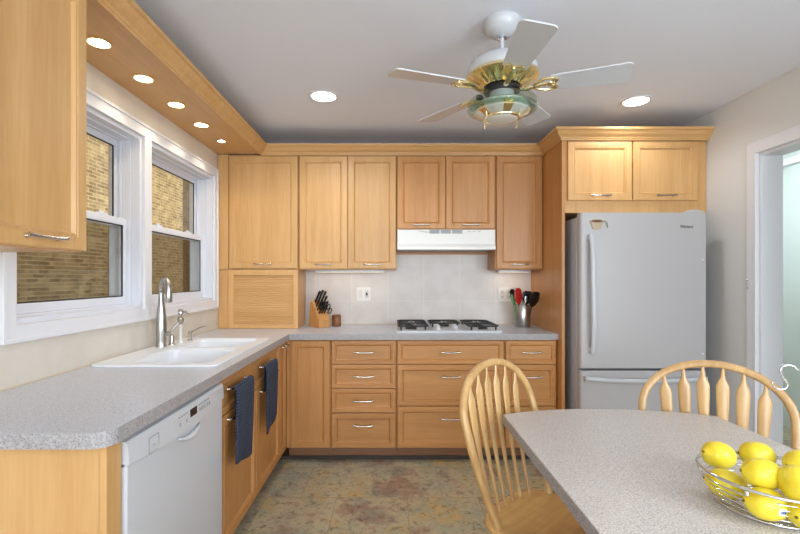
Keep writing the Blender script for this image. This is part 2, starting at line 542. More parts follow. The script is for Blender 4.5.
# ------------------------------------------------------------------ room shell
XL, XR, YB, YF, ZC = -1.353, 2.18, 3.786, -4.2, 2.44
structure(MB().box(XL - 0.2, YF - 0.1, -0.1, 4.2, YB + 0.6, 0).build('floor', FLOOR), 'mottled slate-look vinyl tile floor')
structure(MB().box(XL - 0.2, YF - 0.1, ZC, 4.2, YB + 0.6, ZC + 0.1).build('ceiling', CEIL), 'smooth pale grey ceiling')
structure(MB().box(XL - 0.2, YB, 0, XR + 0.13, YB + 0.12, ZC).build('wall_back', TILE_B), 'back wall with pale tile backsplash')
WIN = [(1.602, 2.437), (2.507, 3.40)]
WZ0, WZ1 = 1.138, 2.072
structure(MB().prism([(YF, 0), (YB, 0), (YB, ZC), (YF, ZC)],
                     [[(a, WZ0), (b, WZ0), (b, WZ1), (a, WZ1)] for a, b in WIN], XL - 0.165, XL, 'yz').build('wall_left', TILE_L), 'beige tiled window wall')
DY0, DY1, DZ = 1.80, 2.67, 2.045
structure(MB().prism([(YF, 0), (DY0, 0), (DY0, DZ), (DY1, DZ), (DY1, 0), (YB, 0), (YB, ZC), (YF, ZC)], [], XR, XR + 0.125, 'yz').build('wall_right', WALLP), 'plain off-white right wall')
structure(MB().box(XL - 0.2, YF - 0.1, 0, 4.2, YF, ZC).build('wall_front', WALLP), 'plain wall behind the kitchen')
structure(MB().box(3.45, YF, 0, 3.55, YB + 0.6, ZC).build('wall_hall', HALLP), 'pale green hall wall beyond the doorway')
structure(MB().box(XR + 0.125, YB + 0.45, 0, 3.45, YB + 0.6, ZC).build('wall_hall_end', HALLP), 'pale green end wall of the hall')
structure(MB().box(3.41, YF, 2.28, 3.45, YB + 0.45, 2.345).build('trim_5', TRIM, bevel=0.01), 'white picture rail high on the hall wall')

# door casing and jamb on the right wall
def casing_right():
    m = MB()
    x0, x1 = XR - 0.018, XR
    o = 0.075
    m.prism([(DY0 - o, 0), (DY0, 0), (DY0, DZ), (DY1, DZ), (DY1, 0), (DY1 + o, 0), (DY1 + o, DZ + o), (DY0 - o, DZ + o)], [], x0, x1, 'yz')
    m.prism([(DY0 - 0.012, 0.001), (DY0 - 0.001, 0.001), (DY0 - 0.001, DZ + 0.001), (DY1 + 0.001, DZ + 0.001), (DY1 + 0.001, 0.001), (DY1 + 0.012, 0.001), (DY1 + 0.012, DZ + 0.012), (DY0 - 0.012, DZ + 0.012)], [], x0 - 0.006, x0 + 0.001, 'yz')
    return m
structure(casing_right().build('door_1', TRIM, bevel=0.004), 'white casing around the hall doorway')
structure(MB().prism([(DY0, 0), (DY0 + 0.015, 0), (DY0 + 0.015, DZ - 0.015), (DY1 - 0.015, DZ - 0.015), (DY1 - 0.015, 0), (DY1, 0), (DY1, DZ), (DY0, DZ)], [], XR - 0.002, XR + 0.127, 'yz').build('trim_1', TRIM), 'white door jamb lining')
for z in (1.247, 1.272, 1.292):
    tag(MB().lathe([(0, 0), (0.006, 0), (0.006, -0.004), (0.003, -0.007), (0, -0.007)], 12, axis='x').build('screw_cap', CHROME, smooth='auto', loc=(XR - 0.018, 2.735, z)),
        'tiny white-metal screw head on the doorway casing', 'screw', 'screw heads on the doorway casing')
structure(MB().box(XR - 0.014, DY1 + 0.075, 0, XR, 3.0, 0.09).build('baseboard_right', TRIM, bevel=0.003), 'white baseboard by the doorway')

# window casing (one continuous trim round both windows)
def win_casing():
    m = MB()
    holes = [[(a, WZ0), (b, WZ0), (b, WZ1), (a, WZ1)] for a, b in WIN]
    m.prism([(1.544, 1.077), (3.458, 1.077), (3.458, 2.138), (1.544, 2.138)], holes, XL, XL + 0.016, 'yz')
    # raised outer back-band
    m.prism([(1.542, 1.075), (3.46, 1.075), (3.46, 2.14), (1.542, 2.14)], [[(1.557, 1.09), (3.445, 1.09), (3.445, 2.125), (1.557, 2.125)]], XL, XL + 0.022, 'yz')
    return m
structure(win_casing().build('trim_2', TRIM, bevel=0.002), 'white casing round the two kitchen windows')

def make_window(n, y0, y1):
    w = bpy.data.objects.new('window_%d' % n, None); COL.objects.link(w)
    structure(w, ['', 'double-hung window nearer the wall cabinet', 'double-hung window behind the tap'][n])
    def ring(a0, a1, z0, z1, t, xa, xb, m):
        m.prism([(a0, z0), (a1, z0), (a1, z1), (a0, z1)], [[(a0 + t, z0 + t), (a1 - t, z0 + t), (a1 - t, z1 - t), (a0 + t, z1 - t)]], xa, xb, 'yz')
    f = MB()
    ring(y0, y1, WZ0, WZ1, 0.022, XL - 0.047, XL - 0.0, f)
    ring(y0, y1, WZ0, WZ1, 0.030, XL - 0.165, XL - 0.047, f)
    ring(y0 + .02, y1 - .02, WZ0 + .02, WZ1 - .02, 0.016, XL - 0.108, XL - 0.094, f)
    f.build('window_frame', VINYL, w, bevel=0.002)
    mid = 1.60
    a0, a1 = y0 + 0.030, y1 - 0.030
    lo, hi = WZ0 + 0.030, WZ1 - 0.030
    def sash(name, z0, z1, xa, xb, rail_t, rail_b):
        s = MB()
        t = 0.033
        s.prism([(a0, z0), (a1, z0), (a1, z1), (a0, z1)], [[(a0 + t, z0 + rail_b), (a1 - t, z0 + rail_b), (a1 - t, z1 - rail_t), (a0 + t, z1 - rail_t)]], xa, xb, 'yz')
        so = s.build(name, VINYL, w, bevel=0.003)
        g = MB()
        ga0, ga1, gz0, gz1 = a0 + t, a1 - t, z0 + rail_b, z1 - rail_t
        xm = (xa + xb) / 2
        g.prism([(ga0, gz0), (ga1, gz0), (ga1, gz1), (ga0, gz1)], [[(ga0 + .006, gz0 + .006), (ga1 - .006, gz0 + .006), (ga1 - .006, gz1 - .006), (ga0 + .006, gz1 - .006)]], xm + .004, xm + .009, 'yz')
        g.build('gasket', DARK_GASKET, so)
        MB().box(xm - .002, ga0, gz0, xm + .002, ga1, gz1).build('glass_pane', PANE, so)
        return so
    sash('upper_sash', mid - 0.02, hi, XL - 0.138, XL - 0.110, 0.036, 0.036)
    ls = sash('lower_sash', lo, mid + 0.02, XL - 0.090, XL - 0.062, 0.036, 0.04)
    ym = (a0 + a1) / 2
    for dy in (-0.2, 0.2):
        MB().box(XL - 0.088, ym + dy - 0.03, mid + 0.02, XL - 0.066, ym + dy + 0.03, mid + 0.03).box(XL - 0.082, ym + dy - 0.02, mid + 0.03, XL - 0.072, ym + dy + 0.012, mid + 0.038).build('sash_lock', VINYL, ls, bevel=0.002)
    MB()._add([(XL - 0.160, a0, lo), (XL - 0.160, a1, lo), (XL - 0.160, a1, mid), (XL - 0.160, a0, mid)], [(0, 1, 2, 3)]).build('insect_screen', SCREEN, w)
make_window(1, *WIN[0])
make_window(2, *WIN[1])

# outside: neighbouring brick houses and the alley
structure(MB().box(-12, -8, -1.2, XL - 0.25, 24, -1.1).build('ground', simple('alley_concrete', rgb(150, 146, 138), 0.9)), 'concrete alley outside')
b1 = MB().box(-9, -6, -1.1, -5.0, 10.75, 7.5).build('brick_building', BRICK)
tag(b1, 'yellow brick neighbouring house seen through both kitchen windows', 'building')
b2 = MB().box(-9.5, 11.2, -1.1, -5.35, 22, 6.5).build('brick_garage', BRICK_D)
tag(b2, 'darker brown brick building past the yellow brick corner', 'building')

# ------------------------------------------------------------------ handles and cabinet fronts
def pull_mesh(w=0.135, name='handle'):
    """satin bow pull with flared feet, lying along x, sticking out to -y"""
    m = MB()
    K = 17
    path, rs, fl = [], [], []
    for i in range(K):
        s = -1 + 2 * i / (K - 1)
        path.append((s * w / 2, -0.022 - 0.006 * (1 - s * s), 0.004 * abs(s) ** 3))
        rs.append(0.0045 + 0.002 * abs(s) ** 2)
        fl.append(0.75)
    m.tube(path, rs, 10, flat=fl, up=(0, 0, 1))
    for s in (-1, 1):
        x = s * (w / 2 - 0.016)
        m.lathe([(0.0075, 0), (0.0075, -0.002), (0.0045, -0.006), (0.0045, -0.026)], 10, (x, 0, 0.001), 'y')
    me_o = m.build(name, NICKEL, None, smooth='auto')
    me = me_o.data
    bpy.data.objects.remove(me_o)
    return me
PULL = pull_mesh()
PULL_L = pull_mesh(0.27)
def add_pull(parent, x, z, mesh=None, y=0.0):
    o = bpy.data.objects.new('handle', mesh or PULL)
    COL.objects.link(o)
    o.parent = parent
    o.location = (x, y, z)
    return o

def panel_front(parent, name, x, z, w, h, fr=0.058, mat=None, raised=False, y=0.0, th=0.02):
    """framed door or drawer front: mitred bevelled frame with a recessed flat panel; origin at its lower left"""
    mat = mat or W_V
    prof = [(0, th), (0, 0.003), (0.003, 0), (fr - 0.017, 0), (fr - 0.0155, 0.003), (fr - 0.011, 0.0032), (fr - 0.008, 0.001), (fr - 0.004, 0.005), (fr, 0.012), (fr + 0.003, 0.0125)]
    if raised:
        prof = [(0, th), (0, 0.004), (0.003, 0.001), (0.006, 0), (fr - 0.004, 0.008), (fr, 0.008), (fr + 0.003, 0.005), (fr + 0.006, 0.005)]
    rings = []
    for i, d in prof:
        rings.append([(i, d, i), (w - i, d, i), (w - i, d, h - i), (i, d, h - i)])
    m = MB().loops(rings)
    return m.build(name, mat, parent, loc=(x, y, z))

def carcass(parent, w, z0, z1, depth, mat=W_V, extra=None, y0=0.02, name='body'):
    m = MB().box(0.0, y0, z0, w, depth, z1)
    if extra: extra(m)
    return m.build(name, mat, parent, bevel=0.0015)

YU, YBASE = 3.48, 3.176
UZ0, UZ1 = 1.372, 2.262

def upper(name, label, cat, x0, x1, z0, z1, doors, y=YU, handle=True, group=None, depth=None, fr=0.055, mat=None):
    t = thing(name, label, cat, (x0, y, z0), 0, group)
    d = (YB - y) if depth is None else depth
    carcass(t, x1 - x0, 0, z1 - z0, d, mat or W_V)
    for (a, b, c, e) in doors:
        dr = panel_front(t, 'door', a - x0, c - z0, b - a, e - c, fr, mat)
        if handle: add_pull(dr, (b - a) / 2, 0.03)
    return t

# corner cabinet with roll-front appliance garage
def garage():
    x0, x1 = -1.350, -0.728
    t = thing('appliance_garage_cabinet', 'tall maple corner wall cabinet standing on the counter, roll-front garage below its door', 'cabinet', (x0, YU, 0.915))
    w, D = x1 - x0, YB - YU
    zt = UZ1 - 0.915
    m = MB()
    zg = 1.372 - 0.915      # garage top
    m.box(0, 0.02, zg, w, D, zt)
    m.box(0, 0.012, 0, 0.085, D, zg)                  # left filler column
    m.box(0, 0.004, zg, 0.082, 0.02, zt)
    m.box(w - 0.02, 0.02, 0, w, D, zg)                # right side
    m.box(0.085, 0.02, 0, 0.105, D, zg)
    m.box(0.085, D - 0.01, 0, w, D, zg)
    m.build('body', W_V, t, bevel=0.0015)
    g = MB()   # garage face frame
    g.prism([(0.085, 0), (w, 0), (w, zg - 0.002), (0.085, zg - 0.002)], [[(0.125, 0.018), (w - 0.038, 0.018), (w - 0.038, zg - 0.045), (0.125, zg - 0.045)]], 0.0, 0.02, 'xz')
    g.build('garage_frame', W_V, t, bevel=0.002)
    s = MB()
    nz = 22
    h = (zg - 0.045 - 0.018)
    for i in range(nz):
        za, zb = 0.018 + h * i / nz, 0.018 + h * (i + 1) / nz
        yb2 = 0.014
        ring = [(yb2, za + 0.0008), (yb2 - 0.004, za + 0.003), (yb2 - 0.005, (za + zb) / 2), (yb2 - 0.004, zb - 0.003), (yb2, zb - 0.0008)]
        s.loops([[(0.125, y, z) for y, z in ring], [(w - 0.038, y, z) for y, z in ring]])
    s.box(0.125, 0.006, 0.016, w - 0.038, 0.014, 0.036)
    s.box(0.125, 0.0145, 0.016, w - 0.038, 0.018, zg - 0.04)
    s.build('tambour_door', W_H, t)
    d = panel_front(t, 'door', 0.09, zg + 0.01, w - 0.094, 2.249 - 0.915 - zg - 0.01, 0.055)
    add_pull(d, (w - 0.094) / 2, 0.03)
garage()
upper('wall_cabinet', 'maple two-door wall cabinet above the knife block and double outlet', 'wall cabinet', -0.722, 0.034, UZ0, UZ1,
      [(-0.716, -0.346, 1.380, 2.249), (-0.341, 0.030, 1.380, 2.249)])
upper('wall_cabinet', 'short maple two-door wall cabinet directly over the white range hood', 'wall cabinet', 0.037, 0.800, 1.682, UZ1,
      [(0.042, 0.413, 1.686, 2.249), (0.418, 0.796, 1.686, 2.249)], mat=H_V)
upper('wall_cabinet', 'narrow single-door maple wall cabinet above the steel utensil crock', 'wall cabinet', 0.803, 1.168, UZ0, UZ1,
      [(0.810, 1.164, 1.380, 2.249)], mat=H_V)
ft = upper('wall_cabinet', 'deep maple two-door cabinet above the white refrigerator', 'wall cabinet', 1.192, XR - 0.002, 1.757, UZ1,
           [(1.213, 1.654, 1.842, 2.249), (1.662, 2.108, 1.842, 2.249)], y=3.10)
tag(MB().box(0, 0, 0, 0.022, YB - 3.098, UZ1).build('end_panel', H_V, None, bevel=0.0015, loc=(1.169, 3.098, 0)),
    'tall maple side panel between the counter and the refrigerator', 'panel')
# wall cabinet on the window wall, near the camera
def near_upper():
    t = thing('wall_cabinet', 'maple wall cabinet on the window wall beside the nearer window', 'wall cabinet', (-1.02, 1.118, 1.392), pi / 2)
    w = 0.39
    # local y = depth towards the wall
    m = MB().box(0, 0.02, 0.0, w, 0.333, ZC - 1.392)
    m.box(-0.42, 0.02, 0.0, 0, 0.333, ZC - 1.392)
    m.build('body', W_V, t, bevel=0.0015)
    d = panel_front(t, 'door', 0.003, 0.004, w - 0.006, 2.249 - 1.392, 0.058)
    add_pull(d, (w - 0.006) / 2, 0.028, pull_mesh(0.15))
    d = panel_front(t, 'door', -0.417, 0.004, 0.414, 2.249 - 1.392, 0.058)
    add_pull(d, 0.207, 0.028)
near_upper()

# valance board over the window, crown moulding
tag(MB().box(XL, 1.512, 2.264, -1.012, 3.478, 2.32).build('light_valance', W_Y, bevel=0.0015), 'maple light bridge over the two windows holding round spotlights', 'valance')
def sweep_crown():
    prof = [(0.0, 0.0), (0.006, 0.0), (0.008, 0.008), (0.014, 0.012), (0.016, 0.020), (0.024, 0.026), (0.036, 0.036), (0.046, 0.050), (0.050, 0.056), (0.060, 0.059), (0.062, 0.064), (0.062, 0.076), (0.0, 0.076)]
    path = [(-1.012, 0.72), (-1.012, 3.479), (1.168, 3.479), (1.168, 3.096), (XR - 0.002, 3.096)]
    def off(u):
        pts = []
        n = len(path)
        segs = [Vector(path[i + 1]) - Vector(path[i]) for i in range(n - 1)]
        nor = [Vector((s.y, -s.x)).normalized() for s in segs]
        for i in range(n):
            if i == 0: d = nor[0]
            elif i == n - 1: d = nor[-1]
            else:
                a, b3 = nor[i - 1], nor[i]
                d = (a + b3) / (1 + a.dot(b3))
            pts.append(Vector(path[i]) + d * u)
        return pts
    cols = [off(u) for u, z in prof]
    rings = [[(cols[j][i].x, cols[j][i].y, 2.252 + prof[j][1]) for j in range(len(prof))] for i in range(len(path))]
    return MB().loops(rings)
tag(sweep_crown().build('crown_moulding', W_H), 'continuous maple crown moulding along the tops of the cabinets', 'moulding')

# ------------------------------------------------------------------ base cabinets
def base_unit(label, x0, x1, drawers, name='base_cabinet', kick=True, group=None):
    t = thing(name, label, 'base cabinet', (x0, YBASE, 0), 0, group)
    w = x1 - x0
    m = MB().box(0, 0.02, 0.10, w, YB - YBASE - 0.003, 0.872)
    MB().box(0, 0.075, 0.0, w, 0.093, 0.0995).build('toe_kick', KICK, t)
    if x0 < -0.74: m.box(0, 0.002, 0.106, 0.0275, 0.02, 0.862)
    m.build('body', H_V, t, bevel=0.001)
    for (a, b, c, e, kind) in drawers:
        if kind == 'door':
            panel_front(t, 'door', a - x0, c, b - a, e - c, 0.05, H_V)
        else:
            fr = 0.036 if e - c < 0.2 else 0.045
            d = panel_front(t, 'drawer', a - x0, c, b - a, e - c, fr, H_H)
            hz = (e - c) / 2 if e - c < 0.2 else (e - c) - 0.085
            add_pull(d, (b - a) / 2, hz)
    return t
Z = [0.106, 0.3495, 0.356, 0.5185, 0.525, 0.693, 0.699, 0.862]
base_unit('maple base cabinet with a single tall door in the inner corner', -0.7435, -0.433, [(-0.714, -0.440, 0.106, 0.862, 'door')])
base_unit('four-drawer maple base cabinet under the knife block side of the counter', -0.431, 0.031,
          [(-0.427, 0.023, 0.699, 0.862, 'd'), (-0.427, 0.023, 0.528, 0.693, 'd'), (-0.427, 0.023, 0.356, 0.522, 'd'), (-0.427, 0.023, 0.106, 0.350, 'd')])
base_unit('wide three-drawer maple base cabinet under the gas cooktop', 0.033, 0.795,
          [(0.039, 0.789, 0.699, 0.862, 'd'), (0.039, 0.789, 0.404, 0.693, 'd'), (0.039, 0.789, 0.106, 0.398, 'd')])
base_unit('narrow three-drawer maple base cabinet beside the tall side panel', 0.797, 1.167,
          [(0.803, 1.161, 0.699, 0.862, 'd'), (0.803, 1.161, 0.404, 0.693, 'd'), (0.803, 1.161, 0.106, 0.398, 'd')])

def left_unit(label, y0, y1):
    t = thing('base_cabinet', label, 'base cabinet', (-0.743, y0, 0), pi / 2)
    return t
def sink_base():
    y0, y1 = 1.951, 2.985
    t = left_unit('maple sink base cabinet with two blue towels hanging on its front', y0, y1)
    w = y1 - y0
    m = MB()
    m.box(0, 0.02, 0.10, 0.018, 0.60, 0.872); m.box(w - 0.018, 0.02, 0.10, w, 0.60, 0.872)
    m.box(0.018, 0.02, 0.10, w - 0.018, 0.60, 0.118); m.box(0.018, 0.582, 0.118, w - 0.018, 0.60, 0.70)
    m.box(0.018, 0.02, 0.70, w - 0.018, 0.04, 0.872); m.box(0.018, 0.02, 0.118, w - 0.018, 0.035, 0.14)
    m.box(w / 2 - 0.02, 0.02, 0.14, w / 2 + 0.02, 0.04, 0.70)
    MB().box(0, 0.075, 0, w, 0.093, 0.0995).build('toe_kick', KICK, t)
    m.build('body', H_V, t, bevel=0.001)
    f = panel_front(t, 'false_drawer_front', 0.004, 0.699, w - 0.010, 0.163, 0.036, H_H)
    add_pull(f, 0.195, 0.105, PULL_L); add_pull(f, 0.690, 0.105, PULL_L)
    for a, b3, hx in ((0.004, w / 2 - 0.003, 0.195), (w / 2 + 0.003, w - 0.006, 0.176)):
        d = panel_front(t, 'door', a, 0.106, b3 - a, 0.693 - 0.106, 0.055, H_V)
        add_pull(d, hx, 0.56, PULL_L)
sink_base()
def corner_base():
    y0, y1 = 2.987, 3.172
    t = left_unit('narrow maple corner base cabinet door between the sink base and the back run', y0, y1)
    w = y1 - y0
    m = MB().box(0, 0.02, 0.10, w + 0.60, 0.60, 0.872).box(0.0, 0.12, 0, w + 0.55, 0.5, 0.10)
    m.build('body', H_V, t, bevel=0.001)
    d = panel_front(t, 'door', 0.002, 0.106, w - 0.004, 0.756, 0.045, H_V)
    add_pull(d, 0.10, 0.728, pull_mesh(0.11))
corner_base()
tag(MB().box(XL, 1.174, 0, -0.7625, 1.236, 0.872).box(-0.7615, 1.171, 0, -0.743, 1.236, 0.872).build('end_panel', W_V, bevel=0.0015),
    'maple end panel of the counter run in front of the dishwasher', 'panel')
# toe-kick strip of dark vinyl with a thin wood cap
def toe():
    m = MB()
    m.box(-0.826, 1.238, 0, -0.818, 3.245, 0.030)
    m.box(-0.826, 3.237, 0, 1.168, 3.250, 0.026)
    return m
structure(toe().build('baseboard_back', TOEVINYL, bevel=0.002), 'dark vinyl toe strip under the base cabinets')

# dishwasher
def dishwasher():
    y0, y1 = 1.240, 1.9475
    t = thing('dishwasher', 'white built-in dishwasher with a small black display, end of the sink counter', 'dishwasher', (-0.733, y0, 0), pi / 2)
    w = y1 - y0
    MB().box(0.004, 0.045, 0.09, w - 0.004, 0.58, 0.866).box(0.01, 0.10, 0.0, w - 0.01, 0.58, 0.09).build('body', PLAST, t)
    MB().box(0.003, 0.0, 0.115, w - 0.003, 0.044, 0.795).build('door', APPL, t, bevel=0.006, seg=3)
    # control panel, gently bowed with a pocket handle
    m = MB()
    rings = []
    K = 25
    for i in range(K):
        s = i / (K - 1)
        x = 0.003 + (w - 0.006) * s
        bow = 0.006 * (1 - (2 * s - 1) ** 2)
        zb = 0.784 - 0.022 * (1 - (2 * s - 1) ** 2)
        rings.append([(x, 0.044, zb), (x, 0.0 - bow * 0.2, zb), (x, -0.006 - bow, zb + 0.006), (x, -0.004 - bow, 0.840), (x, 0.004 - bow, 0.852), (x, 0.044, 0.860)])
    m.loops(rings)
    c = m.build('control_panel', APPL, t, smooth='auto', angle=30)
    MB().box(w * 0.525, -0.0125, 0.806, w * 0.600, -0.006, 0.834).build('display', BLACK, c, bevel=0.001)
    MB().prism(rrect(0.10, 0.780, 0.158, 0.828, 0.004), [rrect(0.102, 0.782, 0.156, 0.826, 0.003)], -0.0098, -0.006, 'xz').build('latch_outline', PLAST, c)
    MB().box(0.124, -0.0105, 0.799, 0.136, -0.006, 0.8015).build('power_mark', PLAST, c)
    def marks(name, items):
        b = MB()
        for x, z, ww, hh in items:
            b.box(x, -0.0125, z, x + ww, -0.006, z + hh)
        b.build(name, PLAST, c)
    marks('button_marks', [(w * 0.40 + k * 0.018, 0.829, 0.010, 0.003) for k in range(4)] + [(w * 0.41 + k * 0.05, 0.800, 0.006, 0.012) for k in range(2)])
    marks('button_marks', [(w * 0.625 + k * 0.017, 0.829, 0.010, 0.003) for k in range(6)] + [(w * 0.635 + k * 0.018, 0.806, 0.004, 0.013) for k in range(6)])
    # curved handle lip under the panel
    m = MB()
    path = [(w * 0.53 + 0.085 * s, -0.006 - 0.006 * (1 - s * s), 0.758 - 0.018 * (1 - s * s)) for s in [k / 8 - 1 for k in range(17)]]
    m.tube(path, [0.003 + 0.006 * (1 - abs(k / 8 - 1) ** 2) for k in range(17)], 8, flat=1.3)
    m.build('pocket_handle', APPL, c, smooth=True)
dishwasher()

# countertop with the hole for the sink
def counter():
    r = 0.05
    arc = [(-0.718 - r + r * cos(a), 1.135 + r + r * sin(a)) for a in [radians(-90 + 90 * i / 8) for i in range(9)]]
    outer = [(XL, 1.135)] + arc + [(-0.718, 3.150), (1.168, 3.150), (1.168, YB), (XL, YB)]
    hole = rrect(-1.318, 1.995, -0.795, 2.868, 0.03)
    m = MB().prism(outer, [hole[::-1]], 0.873, 0.914)
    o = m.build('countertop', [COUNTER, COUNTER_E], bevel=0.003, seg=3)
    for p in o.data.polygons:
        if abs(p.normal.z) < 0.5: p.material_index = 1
    return o
tag(counter(), 'speckled grey laminate L-shaped worktop with a rounded near corner', 'worktop')
# bead of caulk along both walls
structure(MB().box(XL, 1.135, 0.914, XL + 0.006, 3.48, 0.920).box(-0.72, YB - 0.006, 0.914, 1.168, YB, 0.920).build('trim_3', simple('beige_caulk', rgb(214, 200, 176), 0.6), bevel=0.002), 'beige caulk line behind the worktop')

# ------------------------------------------------------------------ sink
def sink():
    t = thing('kitchen_sink', 'white double-bowl drop-in sink set in the counter under the windows', 'sink', (-1.05, 2.43, 0.914))
    ox, oy = -1.05, 2.43
    def sh(pts): return [(x - ox, y - oy) for x, y in pts]
    outer = sh(rrect(-1.335, 1.973, -0.776, 2.890, 0.035))
    holes = [(-1.205, 2.025, -0.825, 2.455), (-1.205, 2.495, -0.825, 2.842)]
    bh = [sh(rrect(*q, 0.05)) for q in holes]
    m = MB().prism(outer, bh, 0.0005, 0.0095)
    m.build('rim', PORC, t, bevel=0.004, seg=3)
    for q, dep in zip(holes, (0.19, 0.17)):
        rings = []
        for ins, z, rr in ((-0.012, -0.004, 0.055), (0.0, 0.0055, 0.05), (0.004, -0.01, 0.05), (0.015, -dep + 0.03, 0.06), (0.035, -dep, 0.07), (0.10, -dep - 0.004, 0.06)):
            pts = sh(rrect(q[0] + ins, q[1] + ins, q[2] - ins, q[3] - ins, rr))
            rings.append([(x, y, z) for x, y in pts])
        b = MB().loops(rings, False, True).build('bowl', PORC, t, smooth=True)
        cx, cy = (q[0] + q[2]) / 2 - ox, (q[1] + q[3]) / 2 - oy
        MB().lathe([(0.0, 0.001), (0.03, 0.001), (0.042, 0.004), (0.042, 0.0), (0, 0)], 24, (cx, cy, -dep - 0.003)).build('drain', STEEL, b, smooth='auto')
sink()

# tap
def tap():
    t = thing('kitchen_tap', 'tall brushed steel gooseneck tap with side lever at the sink', 'tap', (-1.284, 2.505, 0.9235))
    t.scale = (0.94, 0.94, 0.94)
    m = MB()
    m.lathe([(0.030, 0), (0.030, 0.006), (0.0275, 0.012), (0.0275, 0.03), (0.0305, 0.09), (0.031, 0.12), (0.027, 0.18), (0.019, 0.25), (0.0145, 0.30), (0.0140, 0.32)], 28)
    m.build('body', STEEL, t, smooth='auto')
    d = Vector((0.72, -0.70, 0)).normalized()
    path = [(0, 0, 0.31)]
    R = 0.058
    for i in range(15):
        a = radians(180 - 172 * i / 14)
        u = R + R * cos(a)
        path.append((d.x * u, d.y * u, 0.340 + R * sin(a)))
    MB().tube(path, [0.0140] + [0.0140 + 0.0022 * (i / 14) for i in range(15)], 16).build('spout', STEEL, t, smooth=True)
    m = MB()
    e = Vector(path[-1])
    m.lathe([(0.0165, 0.006), (0.0175, 0), (0.020, -0.045), (0.0195, -0.078), (0.017, -0.082), (0.0, -0.082)], 24, (e.x, e.y, e.z))
    m.build('spray_head', STEEL, t, smooth='auto')
    m = MB()
    m.lathe([(0.0, 0.0), (0.011, 0.0), (0.013, 0.018), (0.010, 0.032), (0, 0.034)], 16, (0.022, 0.0, 0.078), 'x')
    m.tube([(0.045, 0.0, 0.082), (0.058, 0.01, 0.098), (0.088, 0.03, 0.138)], [0.006, 0.0065, 0.0085], 12, flat=[1, 1.0, 0.55])
    m.build('lever', STEEL, t, smooth='auto')
tap()
def soap():
    t = thing('soap_dispenser', 'slender nickel soap dispenser between the tap and the filter tap', 'soap dispenser', (-1.252, 2.665, 0.9235))
    t.scale = (1.08, 1.08, 1.08)
    MB().lathe([(0.018, 0), (0.018, 0.004), (0.013, 0.008), (0.010, 0.02), (0.0085, 0.05), (0.008, 0.10)], 20).build('stem', simple('pale_plastic', rgb(216, 216, 210), 0.25), t, smooth='auto')
    MB().lathe([(0.010, 0.10), (0.014, 0.112), (0.017, 0.125), (0.017, 0.135), (0.010, 0.140), (0.007, 0.152), (0.013, 0.156), (0.014, 0.176), (0.008, 0.184), (0, 0.185)], 20).tube([(0, 0, 0.166), (0.03, -0.006, 0.17), (0.05, -0.01, 0.160)], 0.0055, 10).build('pump', NICKEL, t, smooth='auto')
soap()
def air_gap():
    t = thing('air_gap_cap', 'short nickel air gap cap right behind the gooseneck tap', 'tap', (-1.265, 2.585, 0.9235))
    MB().lathe([(0.020, 0), (0.020, 0.004), (0.014, 0.008), (0.014, 0.05), (0.011, 0.058), (0, 0.06)], 20).build('body', NICKEL, t, smooth='auto')
air_gap()
def filter_tap():
    t = thing('filter_tap', 'small nickel drinking-water tap with thin side spout beyond the soap dispenser', 'tap', (-1.236, 2.755, 0.9235))
    MB().lathe([(0.016, 0), (0.016, 0.004), (0.010, 0.008), (0.009, 0.035), (0.012, 0.04), (0.012, 0.055), (0.006, 0.06), (0, 0.061)], 20).build('body', NICKEL, t, smooth='auto')
    MB().tube([(0, 0, 0.05), (0.03, 0.0, 0.062), (0.06, 0.0, 0.078), (0.092, 0.0, 0.088), (0.102, 0, 0.084)], [0.006, 0.005, 0.004, 0.004, 0.005], 10).build('spout', NICKEL, t, smooth=True)
filter_tap()

# ------------------------------------------------------------------ towels
def towel(label, y0, y1, z_top, zl, zr, skew):
    """folded cloth draped over a bar handle; front flap hangs low"""
    t = thing('dish_towel', label, 'towel', (-0.743, (y0 + y1) / 2, z_top), 0, None)
    x_out = 0.048
    m = MB()
    nu = 9
    yc = (y0 + y1) / 2
    def sheet(off):
        rows = []
        # profile: back flap bottom -> over bar -> front flap
        prof = [(0.011, -0.16), (0.010, -0.08), (0.012, -0.018), (0.018, -0.004), (0.028, 0.0), (0.039, -0.006), (x_out - 0.004, -0.03)]
        L = 12
        for (x, z) in prof:
            rows.append([(x + off * (1 if z > -0.012 or x > 0.02 else 0.3), (y0 + (y1 - y0) * u / (nu - 1) + (0.08 * (1 - u / (nu - 1)) if x < 0.02 else 0)) - yc, z + (off * 0.8 if x > 0.012 and z > -0.02 else 0)) for u in range(nu)])
        for k in range(1, L + 1):
            s = k / L
            row = []
            for u in range(nu):
                uu = u / (nu - 1)
                zb = (zl + (zr - zl) * uu) - z_top
                z = -0.03 + (zb + 0.03) * s
                y = y0 + (y1 - y0) * uu - yc + skew * s
                row.append((x_out - 0.004 + off + 0.004 * sin(uu * 9 + s * 2) * s - 0.008 * s, y, z))
            rows.append(row)
        return rows
    A, B = sheet(0.0), sheet(0.010)
    R = len(A)
    vs = [p for r in A for p in r] + [p for r in B for p in r]
    n = R * nu
    fs = []
    for i in range(R - 1):
        for j in range(nu - 1):
            a = i * nu + j
            fs.append((a, a + 1, a + nu + 1, a + nu)); fs.append((n + a, n + a + nu, n + a + nu + 1, n + a + 1))
    for i in range(R - 1):
        for j in (0, nu - 1):
            a = i * nu + j
            fs.append((a, a + nu, n + a + nu, n + a))
    for j in range(nu - 1):
        for i in (0, R - 1):
            a = i * nu + j
            fs.append((a, a + 1, n + a + 1, n + a))
    m._add(vs, fs)
    m.build('cloth', TOWEL, t, smooth=True)
towel('navy blue dish towel hanging on the sink cabinet nearer the dishwasher', 2.020, 2.255, 0.813, 0.470, 0.425, 0.0)
towel('navy blue dish towel hanging on the sink cabinet nearer the back corner', 2.500, 2.725, 0.813, 0.430, 0.480, 0.02)

